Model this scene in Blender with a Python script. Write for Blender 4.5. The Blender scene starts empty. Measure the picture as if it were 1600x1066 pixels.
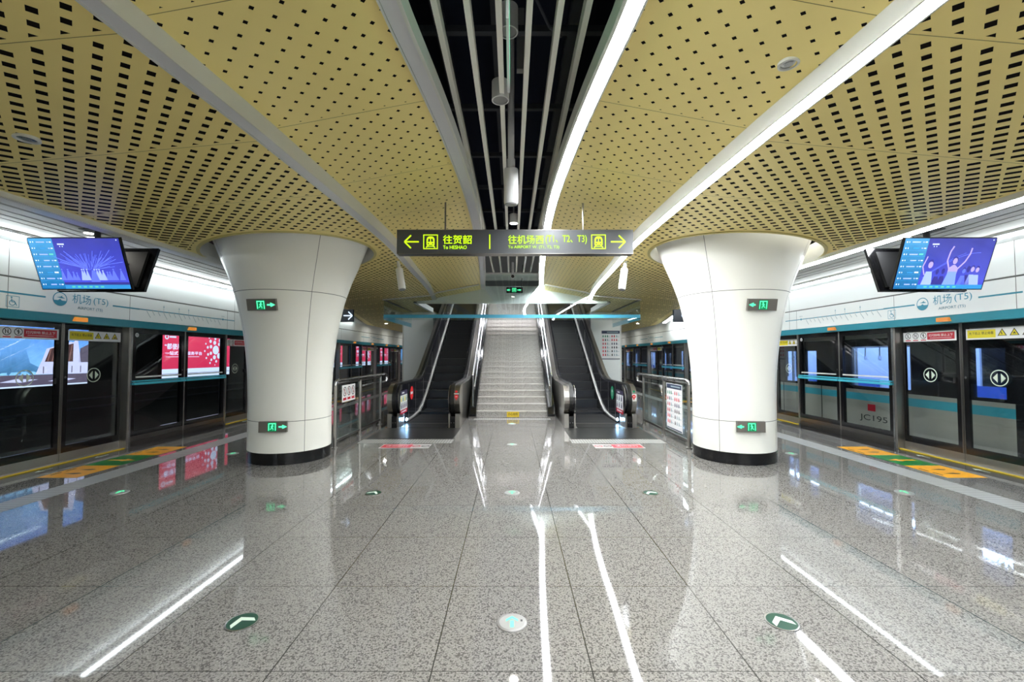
import bpy, bmesh, math, random
from mathutils import Matrix, Vector
from mathutils.geometry import tessellate_polygon
random.seed(5)
S = bpy.context.scene
COL = S.collection
PI = math.pi

# ------------------------------------------------------------------ camera, world, exposure
FPX, HORIZ, CAMH = 680.0, 556.0, 1.57
cam_d = bpy.data.cameras.new('camera')
cam_d.sensor_width = 36.0
cam_d.lens = FPX / 1600.0 * 36.0
cam_d.clip_start = 0.05
cam_d.clip_end = 200
cam = bpy.data.objects.new('camera', cam_d)
COL.objects.link(cam)
cam.location = (0, 0, CAMH)
cam.rotation_euler = (PI / 2 + math.atan((HORIZ - 533) / FPX), 0, 0)
S.camera = cam
world = bpy.data.worlds.new('world')
S.world = world
world.use_nodes = True
world.node_tree.nodes['Background'].inputs[0].default_value = (0.9, 0.95, 1, 1)
world.node_tree.nodes['Background'].inputs[1].default_value = 0.02
S.view_settings.view_transform = 'Standard'
S.view_settings.look = 'None'
S.view_settings.gamma = 1.0
S.view_settings.exposure = 2.15
S.view_settings.use_curve_mapping = False
S.cycles.max_bounces = 10
S.cycles.diffuse_bounces = 5
S.cycles.glossy_bounces = 5
S.cycles.transmission_bounces = 4
S.cycles.transparent_max_bounces = 24
S.cycles.sample_clamp_indirect = 6.0
S.cycles.caustics_reflective = False
S.cycles.caustics_refractive = False

LED = 22.0          # strength of the white LED strips

# ------------------------------------------------------------------ materials
def srgb(r, g, b):
    f = lambda c: (c / 12.92 if c <= 0.04045 else ((c + 0.055) / 1.055) ** 2.4)
    return (f(r / 255), f(g / 255), f(b / 255))

class NT:
    """small helper for node maths"""
    def __init__(self, name):
        self.mat = bpy.data.materials.new(name)
        self.mat.use_nodes = True
        self.t = self.mat.node_tree
        self.b = self.t.nodes['Principled BSDF']
        self.out = self.t.nodes['Material Output']
    def n(self, kind, **kw):
        x = self.t.nodes.new(kind)
        for k, v in kw.items():
            setattr(x, k, v)
        return x
    def m(self, op, a, b=None, c=None):
        x = self.n('ShaderNodeMath', operation=op)
        for i, v in enumerate((a, b, c)):
            if v is None:
                continue
            if isinstance(v, (int, float)):
                x.inputs[i].default_value = v
            else:
                self.t.links.new(v, x.inputs[i])
        return x.outputs[0]
    def link(self, a, b):
        self.t.links.new(a, b)
    def coords(self):
        tc = self.n('ShaderNodeTexCoord')
        s = self.n('ShaderNodeSeparateXYZ')
        self.link(tc.outputs['Object'], s.inputs[0])
        return tc.outputs['Object'], s.outputs[0], s.outputs[1], s.outputs[2]
    def mix(self, fac, a, b):
        x = self.n('ShaderNodeMix', data_type='RGBA')
        if isinstance(fac, (int, float)):
            x.inputs[0].default_value = fac
        else:
            self.link(fac, x.inputs[0])
        for i, v in ((6, a), (7, b)):
            if isinstance(v, tuple):
                x.inputs[i].default_value = (*v[:3], 1)
            else:
                self.link(v, x.inputs[i])
        return x.outputs[2]

def pbr(name, col, rough=0.5, metal=0.0, emit=None, estr=0.0, spec=0.5, noise=0.0, nscale=30.0, coat=0.0):
    n = NT(name)
    b = n.b
    b.inputs['Base Color'].default_value = (*col, 1)
    b.inputs['Roughness'].default_value = rough
    b.inputs['Metallic'].default_value = metal
    b.inputs['Specular IOR Level'].default_value = spec
    b.inputs['Coat Weight'].default_value = coat
    if emit:
        b.inputs['Emission Color'].default_value = (*emit, 1)
        b.inputs['Emission Strength'].default_value = estr
    if noise > 0:
        tc = n.n('ShaderNodeTexCoord')
        ns = n.n('ShaderNodeTexNoise')
        ns.inputs['Scale'].default_value = nscale
        ns.inputs['Detail'].default_value = 4
        n.link(tc.outputs['Object'], ns.inputs['Vector'])
        c2 = tuple(max(0, c * (1 - noise)) for c in col)
        c1 = tuple(min(1, c * (1 + noise)) for c in col)
        n.link(n.mix(ns.outputs[0], c2, c1), b.inputs['Base Color'])
    return n.mat

def emis(name, col, s):
    if s <= 1.5: s *= 0.33      # backlit print and screens, set against the exposure
    n = NT(name)
    n.b.inputs['Base Color'].default_value = (*[c * 0.3 for c in col], 1)
    n.b.inputs['Emission Color'].default_value = (*col, 1)
    n.b.inputs['Emission Strength'].default_value = s
    n.b.inputs['Roughness'].default_value = 0.4
    return n.mat

def glass_mat(name, tint, refl=0.06, rough=0.0):
    n = NT(name)
    n.t.nodes.remove(n.b)
    tr = n.n('ShaderNodeBsdfTransparent')
    tr.inputs[0].default_value = (*tint, 1)
    gl = n.n('ShaderNodeBsdfGlossy')
    gl.inputs['Roughness'].default_value = rough
    gl.inputs['Color'].default_value = (1, 1, 1, 1)
    lw = n.n('ShaderNodeLayerWeight')
    lw.inputs['Blend'].default_value = 0.5
    f = n.m('MINIMUM', n.m('ADD', n.m('MULTIPLY', n.m('POWER', lw.outputs['Facing'], 5.0), 0.9), refl), 1.0)
    mx = n.n('ShaderNodeMixShader')
    n.link(f, mx.inputs[0])
    n.link(tr.outputs[0], mx.inputs[1])
    n.link(gl.outputs[0], mx.inputs[2])
    n.link(mx.outputs[0], n.out.inputs[0])
    return n.mat

CX, CY, HOLE_R = 3.46, 6.85, 1.21     # column axis and the radius of the ceiling hole round it
COLS_Y = (CY, -2.6)
def gold_material():
    n = NT('gold_perforated_aluminium')
    _, x, y, z = n.coords()
    a = n.m('ABSOLUTE', x)
    y0, L, P = 2.275, 1.18, 0.1187
    yl = n.m('MULTIPLY', n.m('FRACT', n.m('DIVIDE', n.m('ADD', y, -y0 + 40 * L), L)), L)
    r2 = 1 / math.sqrt(2)
    u = n.m('MULTIPLY', n.m('SUBTRACT', yl, a), r2)
    v = n.m('MULTIPLY', n.m('ADD', yl, a), r2)
    def dist(w, c):
        t = n.m('FRACT', n.m('ADD', n.m('DIVIDE', n.m('SUBTRACT', w, c), P), 40.5))
        return n.m('MULTIPLY', n.m('ABSOLUTE', n.m('SUBTRACT', t, 0.5)), P)
    du, dv = dist(u, -1.565), dist(v, 1.661)
    d = n.m('MAXIMUM', n.m('SUBTRACT', a, 2.06), 0.0)
    ln = n.m('ADD', n.m('ADD', n.m('MULTIPLY', d, 0.005), n.m('MULTIPLY', n.m('MULTIPLY', d, d), 0.0090)), 0.042)
    ln = n.m('MINIMUM', ln, 0.098)
    inner = n.m('LESS_THAN', a, 1.98)
    hl = n.m('MULTIPLY', n.m('ADD', n.m('MULTIPLY', inner, -0.018), ln), 0.5)
    hw = n.m('MULTIPLY', n.m('ADD', n.m('MULTIPLY', inner, -0.024), 0.049), 0.5)
    h = n.m('MULTIPLY', n.m('LESS_THAN', du, hl), n.m('LESS_THAN', dv, hw))
    sd = n.m('MINIMUM', yl, n.m('SUBTRACT', L, yl))
    h = n.m('MULTIPLY', h, n.m('GREATER_THAN', sd, 0.028))
    h = n.m('MULTIPLY', h, n.m('LESS_THAN', a, n.m('ADD', 4.60, n.m('MULTIPLY', n.m('MAXIMUM', n.m('SUBTRACT', y, 11.0), 0.0), 0.19))))
    for cy in COLS_Y:
        dx = n.m('SUBTRACT', a, CX)
        dy = n.m('SUBTRACT', y, cy)
        r = n.m('SQRT', n.m('ADD', n.m('MULTIPLY', dx, dx), n.m('MULTIPLY', dy, dy)))
        h = n.m('MULTIPLY', h, n.m('GREATER_THAN', r, HOLE_R + 0.10))
    seam = n.m('LESS_THAN', sd, 0.0022)
    ns = n.n('ShaderNodeTexNoise')
    ns.inputs['Scale'].default_value = 1.3
    c = n.mix(ns.outputs[0], srgb(246, 225, 142), srgb(250, 230, 152))
    c = n.mix(seam, c, srgb(120, 108, 60))
    c = n.mix(h, c, (0.012, 0.010, 0.009))
    n.link(c, n.b.inputs['Base Color'])
    n.b.inputs['Roughness'].default_value = 0.38
    n.b.inputs['Metallic'].default_value = 0.1
    n.link(n.m('MULTIPLY', n.m('SUBTRACT', 1.0, h), 0.4), n.b.inputs['Specular IOR Level'])
    return n.mat

def granite_material(name, tiles=True, bright=1.0, rough=0.07, spec=0.55):
    n = NT(name)
    vec, x, y, z = n.coords()
    a = n.n('ShaderNodeTexNoise'); a.inputs['Scale'].default_value = 110; a.inputs['Detail'].default_value = 3
    b = n.n('ShaderNodeTexVoronoi'); b.inputs['Scale'].default_value = 120
    c = n.n('ShaderNodeTexNoise'); c.inputs['Scale'].default_value = 2.2
    for q in (a, b, c):
        n.link(vec, q.inputs['Vector'])
    g = n.n('ShaderNodeSeparateColor'); n.link(b.outputs['Color'], g.inputs[0])
    k = bright
    light, mid, dark = [tuple(v * k for v in t) for t in (srgb(202, 198, 192), srgb(164, 160, 155), srgb(88, 86, 84))]
    sp = n.m('MULTIPLY', n.m('SUBTRACT', a.outputs[0], 0.44), 7.0)
    sp = n.m('MINIMUM', n.m('MAXIMUM', sp, 0.0), 1.0)
    col = n.mix(sp, mid, light)
    dk = n.m('LESS_THAN', g.outputs[0], 0.26)
    col = n.mix(n.m('MULTIPLY', dk, 0.75), col, dark)
    col = n.mix(n.m('MULTIPLY', c.outputs[0], 0.16), col, mid)
    if tiles:
        def line(w, off, pitch, half):
            t = n.m('FRACT', n.m('ADD', n.m('DIVIDE', n.m('SUBTRACT', w, off), pitch), 60.5))
            dd = n.m('MULTIPLY', n.m('ABSOLUTE', n.m('SUBTRACT', t, 0.5)), pitch)
            return n.m('LESS_THAN', dd, half)
        # tile index tint
        ix = n.m('FLOOR', n.m('DIVIDE', n.m('ADD', x, 80.4), 0.8))
        iy = n.m('FLOOR', n.m('DIVIDE', n.m('ADD', y, 80 - 0.62), 0.8))
        rnd = n.m('FRACT', n.m('MULTIPLY', n.m('SINE', n.m('ADD', n.m('MULTIPLY', ix, 12.9), n.m('MULTIPLY', iy, 78.2))), 437.5))
        col = n.mix(n.m('MULTIPLY', rnd, 0.10), col, mid)
        j = n.m('MAXIMUM', line(x, 0.4, 0.8, 0.0036), line(y, 0.62, 0.8, 0.0022))
        col = n.mix(n.m('MULTIPLY', j, 0.9), col, srgb(40, 40, 38))
    n.link(col, n.b.inputs['Base Color'])
    n.b.inputs['Roughness'].default_value = rough
    n.b.inputs['Specular IOR Level'].default_value = spec
    return n.mat

def stripes_material(name, base, other, axis, pitch, duty, rough=0.4, metal=0.0):
    n = NT(name)
    co = n.coords()
    w = co[1 + axis]
    t = n.m('FRACT', n.m('ADD', n.m('DIVIDE', w, pitch), 100.0))
    n.link(n.mix(n.m('LESS_THAN', t, duty), base, other), n.b.inputs['Base Color'])
    n.b.inputs['Roughness'].default_value = rough
    n.b.inputs['Metallic'].default_value = metal
    return n.mat

M = {}
M['gold'] = gold_material()
M['goldplain'] = pbr('gold_rim_aluminium', srgb(206, 192, 122), 0.35, 0.25)
M['granite'] = granite_material('polished_granite_tiles', True, 0.47, 0.035, 0.5)
M['granite_step'] = granite_material('granite_step', False, 0.92, 0.35, 0.4)
M['granite_nose'] = granite_material('granite_step_nosing', False, 0.97, 0.4, 0.4)
M['white'] = pbr('white_enamel_panel', srgb(238, 242, 240), 0.28, 0, spec=0.5)
M['whitecol'] = pbr('white_column_cladding', srgb(240, 239, 230), 0.30, 0, spec=0.45)
M['trim'] = pbr('white_painted_trim', srgb(214, 214, 208), 0.4)
M['opal'] = pbr('unlit_opal_diffuser', srgb(214, 214, 216), 0.35)
M['seam'] = pbr('panel_joint', srgb(110, 112, 108), 0.6)
M['slatgrey'] = pbr('grey_slat_paint', srgb(168, 168, 160), 0.45)
M['black'] = pbr('black_gloss', (0.006, 0.006, 0.007), 0.12)
M['blackmat'] = pbr('black_matt', (0.012, 0.012, 0.013), 0.55)
M['void'] = pbr('dark_ceiling_void', (0.022, 0.026, 0.046), 0.9, spec=0.1)
M['voidpipe'] = pbr('dark_service_pipe', (0.055, 0.06, 0.075), 0.7)
M['rod'] = pbr('beige_baffle_tube', srgb(245, 243, 232), 0.4)
M['steel'] = pbr('brushed_stainless', (0.42, 0.40, 0.37), 0.32, 1.0, noise=0.06, nscale=8)
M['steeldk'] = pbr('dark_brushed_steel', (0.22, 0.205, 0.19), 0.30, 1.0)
M['chrome'] = pbr('polished_stainless', (0.42, 0.42, 0.42), 0.26, 1.0)
M['edgemetal'] = pbr('bright_edge_metal', (0.50, 0.49, 0.47), 0.4, 0.3)
M['teal'] = pbr('teal_enamel', srgb(60, 158, 178), 0.3)
M['tealbar'] = pbr('teal_push_bar', srgb(70, 178, 198), 0.3)
M['tealprint'] = pbr('teal_print', srgb(60, 150, 175), 0.5)
M['tealfilm'] = pbr('teal_film', srgb(70, 160, 190), 0.4)
M['greyprint'] = pbr('grey_print', srgb(150, 170, 176), 0.5)
M['led'] = emis('lit_led_diffuser', (0.93, 0.97, 1.0), LED)
M['ledwall'] = emis('lit_wall_led_tube', (0.90, 0.97, 1.0), LED * 0.14)
M['ledwall_left'] = emis('lit_left_wall_led_tube', (0.90, 0.97, 1.0), LED * 0.25)
M['lededge'] = emis('lit_edge_led_diffuser', (0.93, 0.97, 1.0), LED * 0.3)
M['ringled'] = emis('lit_ring_diffuser', (1.0, 0.98, 0.9), 5)
M['shaft'] = emis('lit_shaft_lamp', (0.95, 0.95, 1.0), 20)
M['cove'] = pbr('white_cove_panel', (0.85, 0.88, 0.88), 0.4)
M['lampwarm'] = emis('lit_downlight', (1.0, 0.95, 0.85), 30)
M['lampfarfill'] = emis('far_fill_downlight', (1.0, 0.98, 0.92), 70)  # strong fill for the added row of far downlights
M['lampblue'] = emis('lit_blue_white_led', (0.35, 0.65, 1.0), 30)
M['psdglass'] = glass_mat('platform_door_glass', (0.87, 0.90, 0.90), 0.045)
M['glass'] = glass_mat('clear_glass', (0.91, 0.955, 0.95), 0.05)
M['railglass'] = glass_mat('railing_glass', (0.86, 0.92, 0.91), 0.05)
M['trainglass'] = glass_mat('train_glass', (0.85, 0.9, 0.95), 0.045)
M['orange'] = emis('amber_lamp_lens', srgb(236, 150, 60), 0.45)
M['red'] = pbr('red_print', srgb(190, 20, 45), 0.4)
M['redbright'] = pbr('bright_red_print', srgb(225, 40, 45), 0.4)
M['yellow'] = pbr('yellow_print', srgb(222, 205, 30), 0.4)
M['matyellow'] = pbr('yellow_floor_vinyl', srgb(238, 165, 20), 0.35)
M['matgreen'] = pbr('green_floor_vinyl', srgb(16, 120, 48), 0.3)
M['lineyellow'] = pbr('yellow_floor_line', srgb(215, 185, 50), 0.4)
M['paper'] = pbr('white_vinyl', srgb(232, 232, 232), 0.4)
M['greyvinyl'] = pbr('pale_grey_floor_vinyl', srgb(188, 184, 182), 0.3)  # floor sticker ground, an even pale grey darker than the white vinyl
M['ink'] = pbr('black_print', (0.015, 0.015, 0.015), 0.4)
M['navy'] = pbr('navy_print', srgb(40, 52, 82), 0.4)
M['purple'] = pbr('purple_print', srgb(60, 52, 80), 0.4)
M['greenprint'] = pbr('green_print', srgb(10, 130, 90), 0.4)
M['emblem'] = pbr('pale_green_emblem', srgb(205, 218, 200), 0.5)
M['signgrey'] = pbr('sign_case_grey', srgb(74, 76, 80), 0.35)
M['signyellow'] = emis('lit_lime_lettering', srgb(190, 240, 20), 1.0)
M['signwhite'] = emis('lit_white_arrow', srgb(200, 225, 255), 1.2)
M['signnavy'] = pbr('navy_sign_face', srgb(22, 30, 42), 0.3)
M['exitcase'] = pbr('exit_sign_case', srgb(104, 99, 92), 0.4, 0.0)
M['exitgreen'] = emis('lit_exit_green', (0.09, 0.9, 0.40), 1.15)
M['exitdark'] = emis('exit_green_field', (0.0, 0.35, 0.12), 0.35)
M['discmetal'] = pbr('brushed_disc_metal', (0.26, 0.25, 0.24), 0.4, 0.3)
M['discgreen'] = pbr('dark_green_disc', srgb(14, 62, 46), 0.3)
M['discarrow'] = pbr('luminous_arrow', srgb(205, 222, 205), 0.5)
M['tactile'] = stripes_material('grooved_grey_tile', srgb(176, 176, 172), srgb(126, 126, 122), 1, 0.06, 0.5)
M['tactilex'] = stripes_material('grooved_floor_strip', srgb(158, 157, 152), srgb(112, 111, 108), 0, 0.05, 0.5)
M['plate'] = stripes_material('ribbed_landing_plate', (0.036, 0.035, 0.032), (0.018, 0.017, 0.016), 0, 0.018, 0.5, 0.35, 0.6)
M['stepdark'] = stripes_material('ribbed_escalator_step', (0.006, 0.006, 0.007), (0.002, 0.002, 0.002), 0, 0.02, 0.5, 0.4, 0.3)
M['riser'] = pbr('escalator_riser', (0.004, 0.004, 0.006), 0.35)
M['panelblk'] = pbr('black_balustrade_panel', (0.012, 0.012, 0.016), 0.14)
M['rubber'] = pbr('black_rubber', (0.008, 0.008, 0.008), 0.3)
M['speaker'] = pbr('white_speaker_case', srgb(224, 224, 224), 0.4)
M['greycase'] = pbr('grey_case', srgb(150, 150, 150), 0.5)
M['tunnel'] = pbr('dark_tunnel_wall', (0.035, 0.038, 0.038), 0.8, noise=0.4, nscale=2)
M['track'] = pbr('track_bed', (0.03, 0.03, 0.03), 0.8)
M['body'] = pbr('train_silver', (0.46, 0.44, 0.39), 0.38, 0.3)
M['bodyblk'] = pbr('train_black_band', (0.010, 0.010, 0.012), 0.15)
M['trainteal'] = pbr('train_teal_stripe', srgb(60, 160, 180), 0.35)
M['trainwall'] = pbr('train_interior_panel', srgb(190, 205, 235), 0.5)
M['seatblue'] = pbr('train_seat', srgb(40, 80, 170), 0.5)
M['trainlamp'] = emis('train_ceiling_lamp', (0.55, 0.70, 1.0), 4.0)
M['backwall'] = pbr('end_wall_panel', srgb(200, 204, 204), 0.4)

# ------------------------------------------------------------------ mesh builder
class MB:
    def __init__(self):
        self.v, self.f, self.mi, self.mats = [], [], [], []
    def mat(self, m):
        if m not in self.mats:
            self.mats.append(m)
        return self.mats.index(m)
    def add(self, vs, fs, m):
        o = len(self.v)
        self.v += [tuple(p) for p in vs]
        k = self.mat(m)
        for f in fs:
            self.f.append([o + i for i in f])
            self.mi.append(k)
        return self
    def box(self, x0, x1, y0, y1, z0, z1, m):
        x0, x1 = sorted((x0, x1)); y0, y1 = sorted((y0, y1)); z0, z1 = sorted((z0, z1))
        v = [(x0, y0, z0), (x1, y0, z0), (x1, y1, z0), (x0, y1, z0), (x0, y0, z1), (x1, y0, z1), (x1, y1, z1), (x0, y1, z1)]
        return self.add(v, [(0, 3, 2, 1), (4, 5, 6, 7), (0, 1, 5, 4), (1, 2, 6, 5), (2, 3, 7, 6), (3, 0, 4, 7)], m)
    def poly(self, pts, m):            # flat polygon, 3D points
        return self.add(pts, [list(range(len(pts)))], m)
    def flat(self, pts, w, m):         # flat polygon in local xy at height w
        return self.poly([(p[0], p[1], w) for p in pts], m)
    def rect(self, x0, x1, y0, y1, w, m):
        return self.flat([(x0, y0), (x1, y0), (x1, y1), (x0, y1)], w, m)
    def disc(self, cx, cy, r, w, m, n=28, ry=None):
        ry = ry or r
        return self.flat([(cx + r * math.cos(2 * PI * i / n), cy + ry * math.sin(2 * PI * i / n)) for i in range(n)], w, m)
    def ring(self, cx, cy, r0, r1, w, m, n=32):
        vs = []
        for i in range(n):
            c, s = math.cos(2 * PI * i / n), math.sin(2 * PI * i / n)
            vs += [(cx + r0 * c, cy + r0 * s, w), (cx + r1 * c, cy + r1 * s, w)]
        fs = [(2 * i, 2 * i + 1, (2 * i + 3) % (2 * n), (2 * i + 2) % (2 * n)) for i in range(n)]
        return self.add(vs, fs, m)
    def line(self, x0, y0, x1, y1, t, w, m):
        d = Vector((x1 - x0, y1 - y0)); d.normalize()
        nx, ny = -d.y * t / 2, d.x * t / 2
        return self.flat([(x0 - nx, y0 - ny), (x1 - nx, y1 - ny), (x1 + nx, y1 + ny), (x0 + nx, y0 + ny)], w, m)
    def prism(self, prof, axis, a0, a1, m):   # profile of 2D points extruded along axis 'x' 'y' or 'z'
        n = len(prof)
        if axis == 'x': g = lambda p, a: (a, p[0], p[1])
        elif axis == 'y': g = lambda p, a: (p[0], a, p[1])
        else: g = lambda p, a: (p[0], p[1], a)
        vs = [g(p, a0) for p in prof] + [g(p, a1) for p in prof]
        fs = [list(range(n))[::-1], list(range(n, 2 * n))] + [(i, (i + 1) % n, n + (i + 1) % n, n + i) for i in range(n)]
        return self.add(vs, fs, m)
    def tube(self, path, r, m, n=10, caps=True):
        path = [Vector(p) for p in path]
        vs, N = [], len(path)
        up = None
        rr = r if isinstance(r, (list, tuple)) else [r] * N
        for i, p in enumerate(path):
            d = (path[min(i + 1, N - 1)] - path[max(i - 1, 0)]).normalized()
            if up is None:
                up = Vector((0, 0, 1)) if abs(d.z) < 0.9 else Vector((0, 1, 0))
            a = d.cross(up).normalized(); b = a.cross(d).normalized(); up = b
            for k in range(n):
                t = 2 * PI * k / n
                vs.append(p + (a * math.cos(t) + b * math.sin(t)) * rr[i])
        fs = [(i * n + k, i * n + (k + 1) % n, (i + 1) * n + (k + 1) % n, (i + 1) * n + k) for i in range(N - 1) for k in range(n)]
        if caps:
            fs += [list(range(n))[::-1], [(N - 1) * n + k for k in range(n)]]
        return self.add(vs, fs, m)
    def lathe(self, prof, m, n=48, cx=0, cy=0):
        vs = [(cx + r * math.cos(2 * PI * k / n), cy + r * math.sin(2 * PI * k / n), z) for r, z in prof for k in range(n)]
        fs = [(i * n + k, i * n + (k + 1) % n, (i + 1) * n + (k + 1) % n, (i + 1) * n + k) for i in range(len(prof) - 1) for k in range(n)]
        return self.add(vs, fs, m)
    def sweep(self, path, half, m, closed=False):   # rows of points: each path item is a list of points (a section); sections joined
        k = len(path[0])
        vs = [p for s in path for p in s]
        fs = [(i * k + j, i * k + (j + 1) % k, (i + 1) * k + (j + 1) % k, (i + 1) * k + j) for i in range(len(path) - 1) for j in range(k)]
        fs += [list(range(k))[::-1], [(len(path) - 1) * k + j for j in range(k)]]
        return self.add(vs, fs, m)
    def build(self, name, parent=None, fix=False, smooth=False):
        me = bpy.data.meshes.new(name)
        me.from_pydata(self.v, [], self.f)
        for m in self.mats:
            me.materials.append(M[m] if isinstance(m, str) else m)
        me.polygons.foreach_set('material_index', self.mi)
        if fix:
            b = bmesh.new(); b.from_mesh(me)
            bmesh.ops.recalc_face_normals(b, faces=b.faces)
            b.to_mesh(me); b.free()
        if smooth:
            me.polygons.foreach_set('use_smooth', [True] * len(me.polygons))
        me.update()
        o = bpy.data.objects.new(name, me)
        COL.objects.link(o)
        if parent:
            o.parent = parent
        return o

def tag(o, label=None, cat=None, group=None, kind=None):
    if label: o['label'] = label
    if cat: o['category'] = cat
    if group: o['group'] = group
    if kind: o['kind'] = kind
    return o
def thing(name, label, cat, loc=(0, 0, 0), group=None, mat=None):
    o = bpy.data.objects.new(name, None)
    COL.objects.link(o)
    o.empty_display_size = 0.1
    if mat is not None: o.matrix_world = mat
    else: o.location = loc
    return tag(o, label, cat, group)
def children(o): return [c for c in bpy.data.objects if c.parent == o]
def dup(o, label=None, mat=None, loc=None, parent=None):
    c = o.copy(); COL.objects.link(c)
    if parent is not None: c.parent = parent
    if mat is not None: c.matrix_world = mat
    if loc is not None: c.location = loc
    if label: c['label'] = label
    for ch in KIDS.get(o.name) or children(o):
        dup(ch, parent=c)
    return c
KIDS = {}
def struct(o):
    o['kind'] = 'structure'
    return o

def frame(kind, x, y, z):
    """local x = reading direction, local y = up, local z = out of the surface"""
    cols = {'left': ((0, 1, 0), (0, 0, 1), (1, 0, 0)), 'right': ((0, -1, 0), (0, 0, 1), (-1, 0, 0)),
            'front': ((1, 0, 0), (0, 0, 1), (0, -1, 0)), 'floor': ((1, 0, 0), (0, 1, 0), (0, 0, 1))}[kind]
    m = Matrix.Identity(4)
    for c in range(3):
        for r in range(3):
            m[r][c] = cols[c][r]
    m[0][3], m[1][3], m[2][3] = x, y, z
    return m
SIDE = {-1: 'left', 1: 'right'}

_txt = {}
def glyphs(s, bold=0.0, shear=0.0):
    k = (s, bold, shear)
    if k not in _txt:
        c = bpy.data.curves.new('lettering', 'FONT')
        c.body = s; c.offset = bold; c.shear = shear; c.resolution_u = 3
        o = bpy.data.objects.new('lettering', c); COL.objects.link(o)
        bpy.context.view_layer.update()
        me = o.to_mesh()
        vs = [tuple(v.co) for v in me.vertices]; fs = [list(p.vertices) for p in me.polygons]
        o.to_mesh_clear()
        bpy.data.objects.remove(o); bpy.data.curves.remove(c)
        _txt[k] = (vs, fs)
    return _txt[k]
def put_text(mb, s, x0, x1, y0, y1, w, m, bold=0.0, shear=0.0):
    vs, fs = glyphs(s, 0.0, shear)
    if not vs: return
    if bold > 0.004:
        d = bold * 0.55 * (y1 - y0)
        for dx, dy in ((-d, 0), (0, d), (0, -d)): put_text(mb, s, x0 + dx, x1 + dx, y0 + dy, y1 + dy, w, m)
        x0 += d; x1 += d
    ax, bx = min(v[0] for v in vs), max(v[0] for v in vs)
    ay, by = min(v[1] for v in vs), max(v[1] for v in vs)
    mb.add([(x0 + (v[0] - ax) / (bx - ax) * (x1 - x0), y0 + (v[1] - ay) / (by - ay) * (y1 - y0), w) for v in vs], fs, m)

def arrow(mb, cx, cy, s, d, w, m, t=0.16):
    """line arrow pointing d=+1 right / -1 left, overall half-size s"""
    mb.line(cx - d * s, cy, cx + d * s * 0.8, cy, s * t * 2, w, m)
    mb.line(cx + d * s, cy, cx + d * s * 0.1, cy + s * 0.9, s * t * 2, w, m)
    mb.line(cx + d * s, cy, cx + d * s * 0.1, cy - s * 0.9, s * t * 2, w, m)

def interp(tab, y):
    if y <= tab[0][0]: return tab[0][1]
    for (a, va), (b, vb) in zip(tab, tab[1:]):
        if y <= b:
            t = (y - a) / (b - a)
            return va + (vb - va) * t
    return tab[-1][1]
def smooth_tab(tab):
    # Catmull-Rom resample
    out = []
    P = [tab[0]] + tab + [tab[-1]]
    for i in range(1, len(P) - 2):
        p0, p1, p2, p3 = P[i - 1], P[i], P[i + 1], P[i + 2]
        for k in range(6):
            t = k / 6
            y = p1[0] + (p2[0] - p1[0]) * t
            v = 0.5 * (2 * p1[1] + (p2[1] - p0[1]) * t + (2 * p0[1] - 5 * p1[1] + 4 * p2[1] - p3[1]) * t * t + (3 * p1[1] - p0[1] - 3 * p2[1] + p3[1]) * t ** 3)
            out.append((y, v))
    out.append(tab[-1])
    return out
YB, YE = -9.0, 13.2          # ceiling ribs run from behind the camera to the bulkhead over the stairs
XI = smooth_tab([(YB, .72), (-6, .62), (-3.5, .62), (-1, .80), (1, .84), (2.54, .76), (3.5, .68), (4.3, .635), (5.2, .605), (6.15, .605), (7.1, .635), (8.9, .70), (10.6, .79), (12.3, .90), (YE, .95)])
XO = smooth_tab([(YB, 2.0), (-6, 1.84), (-3.5, 1.82), (-1, 1.95), (1, 1.99), (2.26, 1.96), (3.3, 1.90), (5.0, 1.84), (6.6, 1.82), (7.9, 1.89), (8.9, 1.95), (10.0, 2.0), (11.3, 2.09), (12.3, 2.2), (YE, 2.3)])
xi = lambda y: interp(XI, y)
xo = lambda y: interp(XO, y)
z_in = lambda x: CAMH + 1.85 + 0.19 * (1.83 - abs(x))
z_out = lambda x: CAMH + 1.73 - 0.09 * (abs(x) - 2.06)
XE = 4.64                    # outer edge of the gold ceiling
YFAR = 42.0
XET = smooth_tab([(YB, XE), (6, XE), (9.3, XE), (10.6, 4.70), (12.4, 4.98), (14.6, 5.42), (17.0, 5.93), (19.0, 6.30)])
xe = lambda y: interp(XET, y)

def poly_holes(loops, zf, m, name, thick=0.0):
    pts = [[Vector((x, y, 0)) for x, y in l] for l in loops]
    tris = tessellate_polygon(pts)
    flat = [p for l in loops for p in l]
    mb = MB()
    mb.add([(x, y, zf(x)) for x, y in flat], [list(t) for t in tris], m)
    o = mb.build(name, fix=False)
    me = o.data
    for p in me.polygons:
        if p.normal.z > 0:
            p.flip()
    me.update()
    return o

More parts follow.
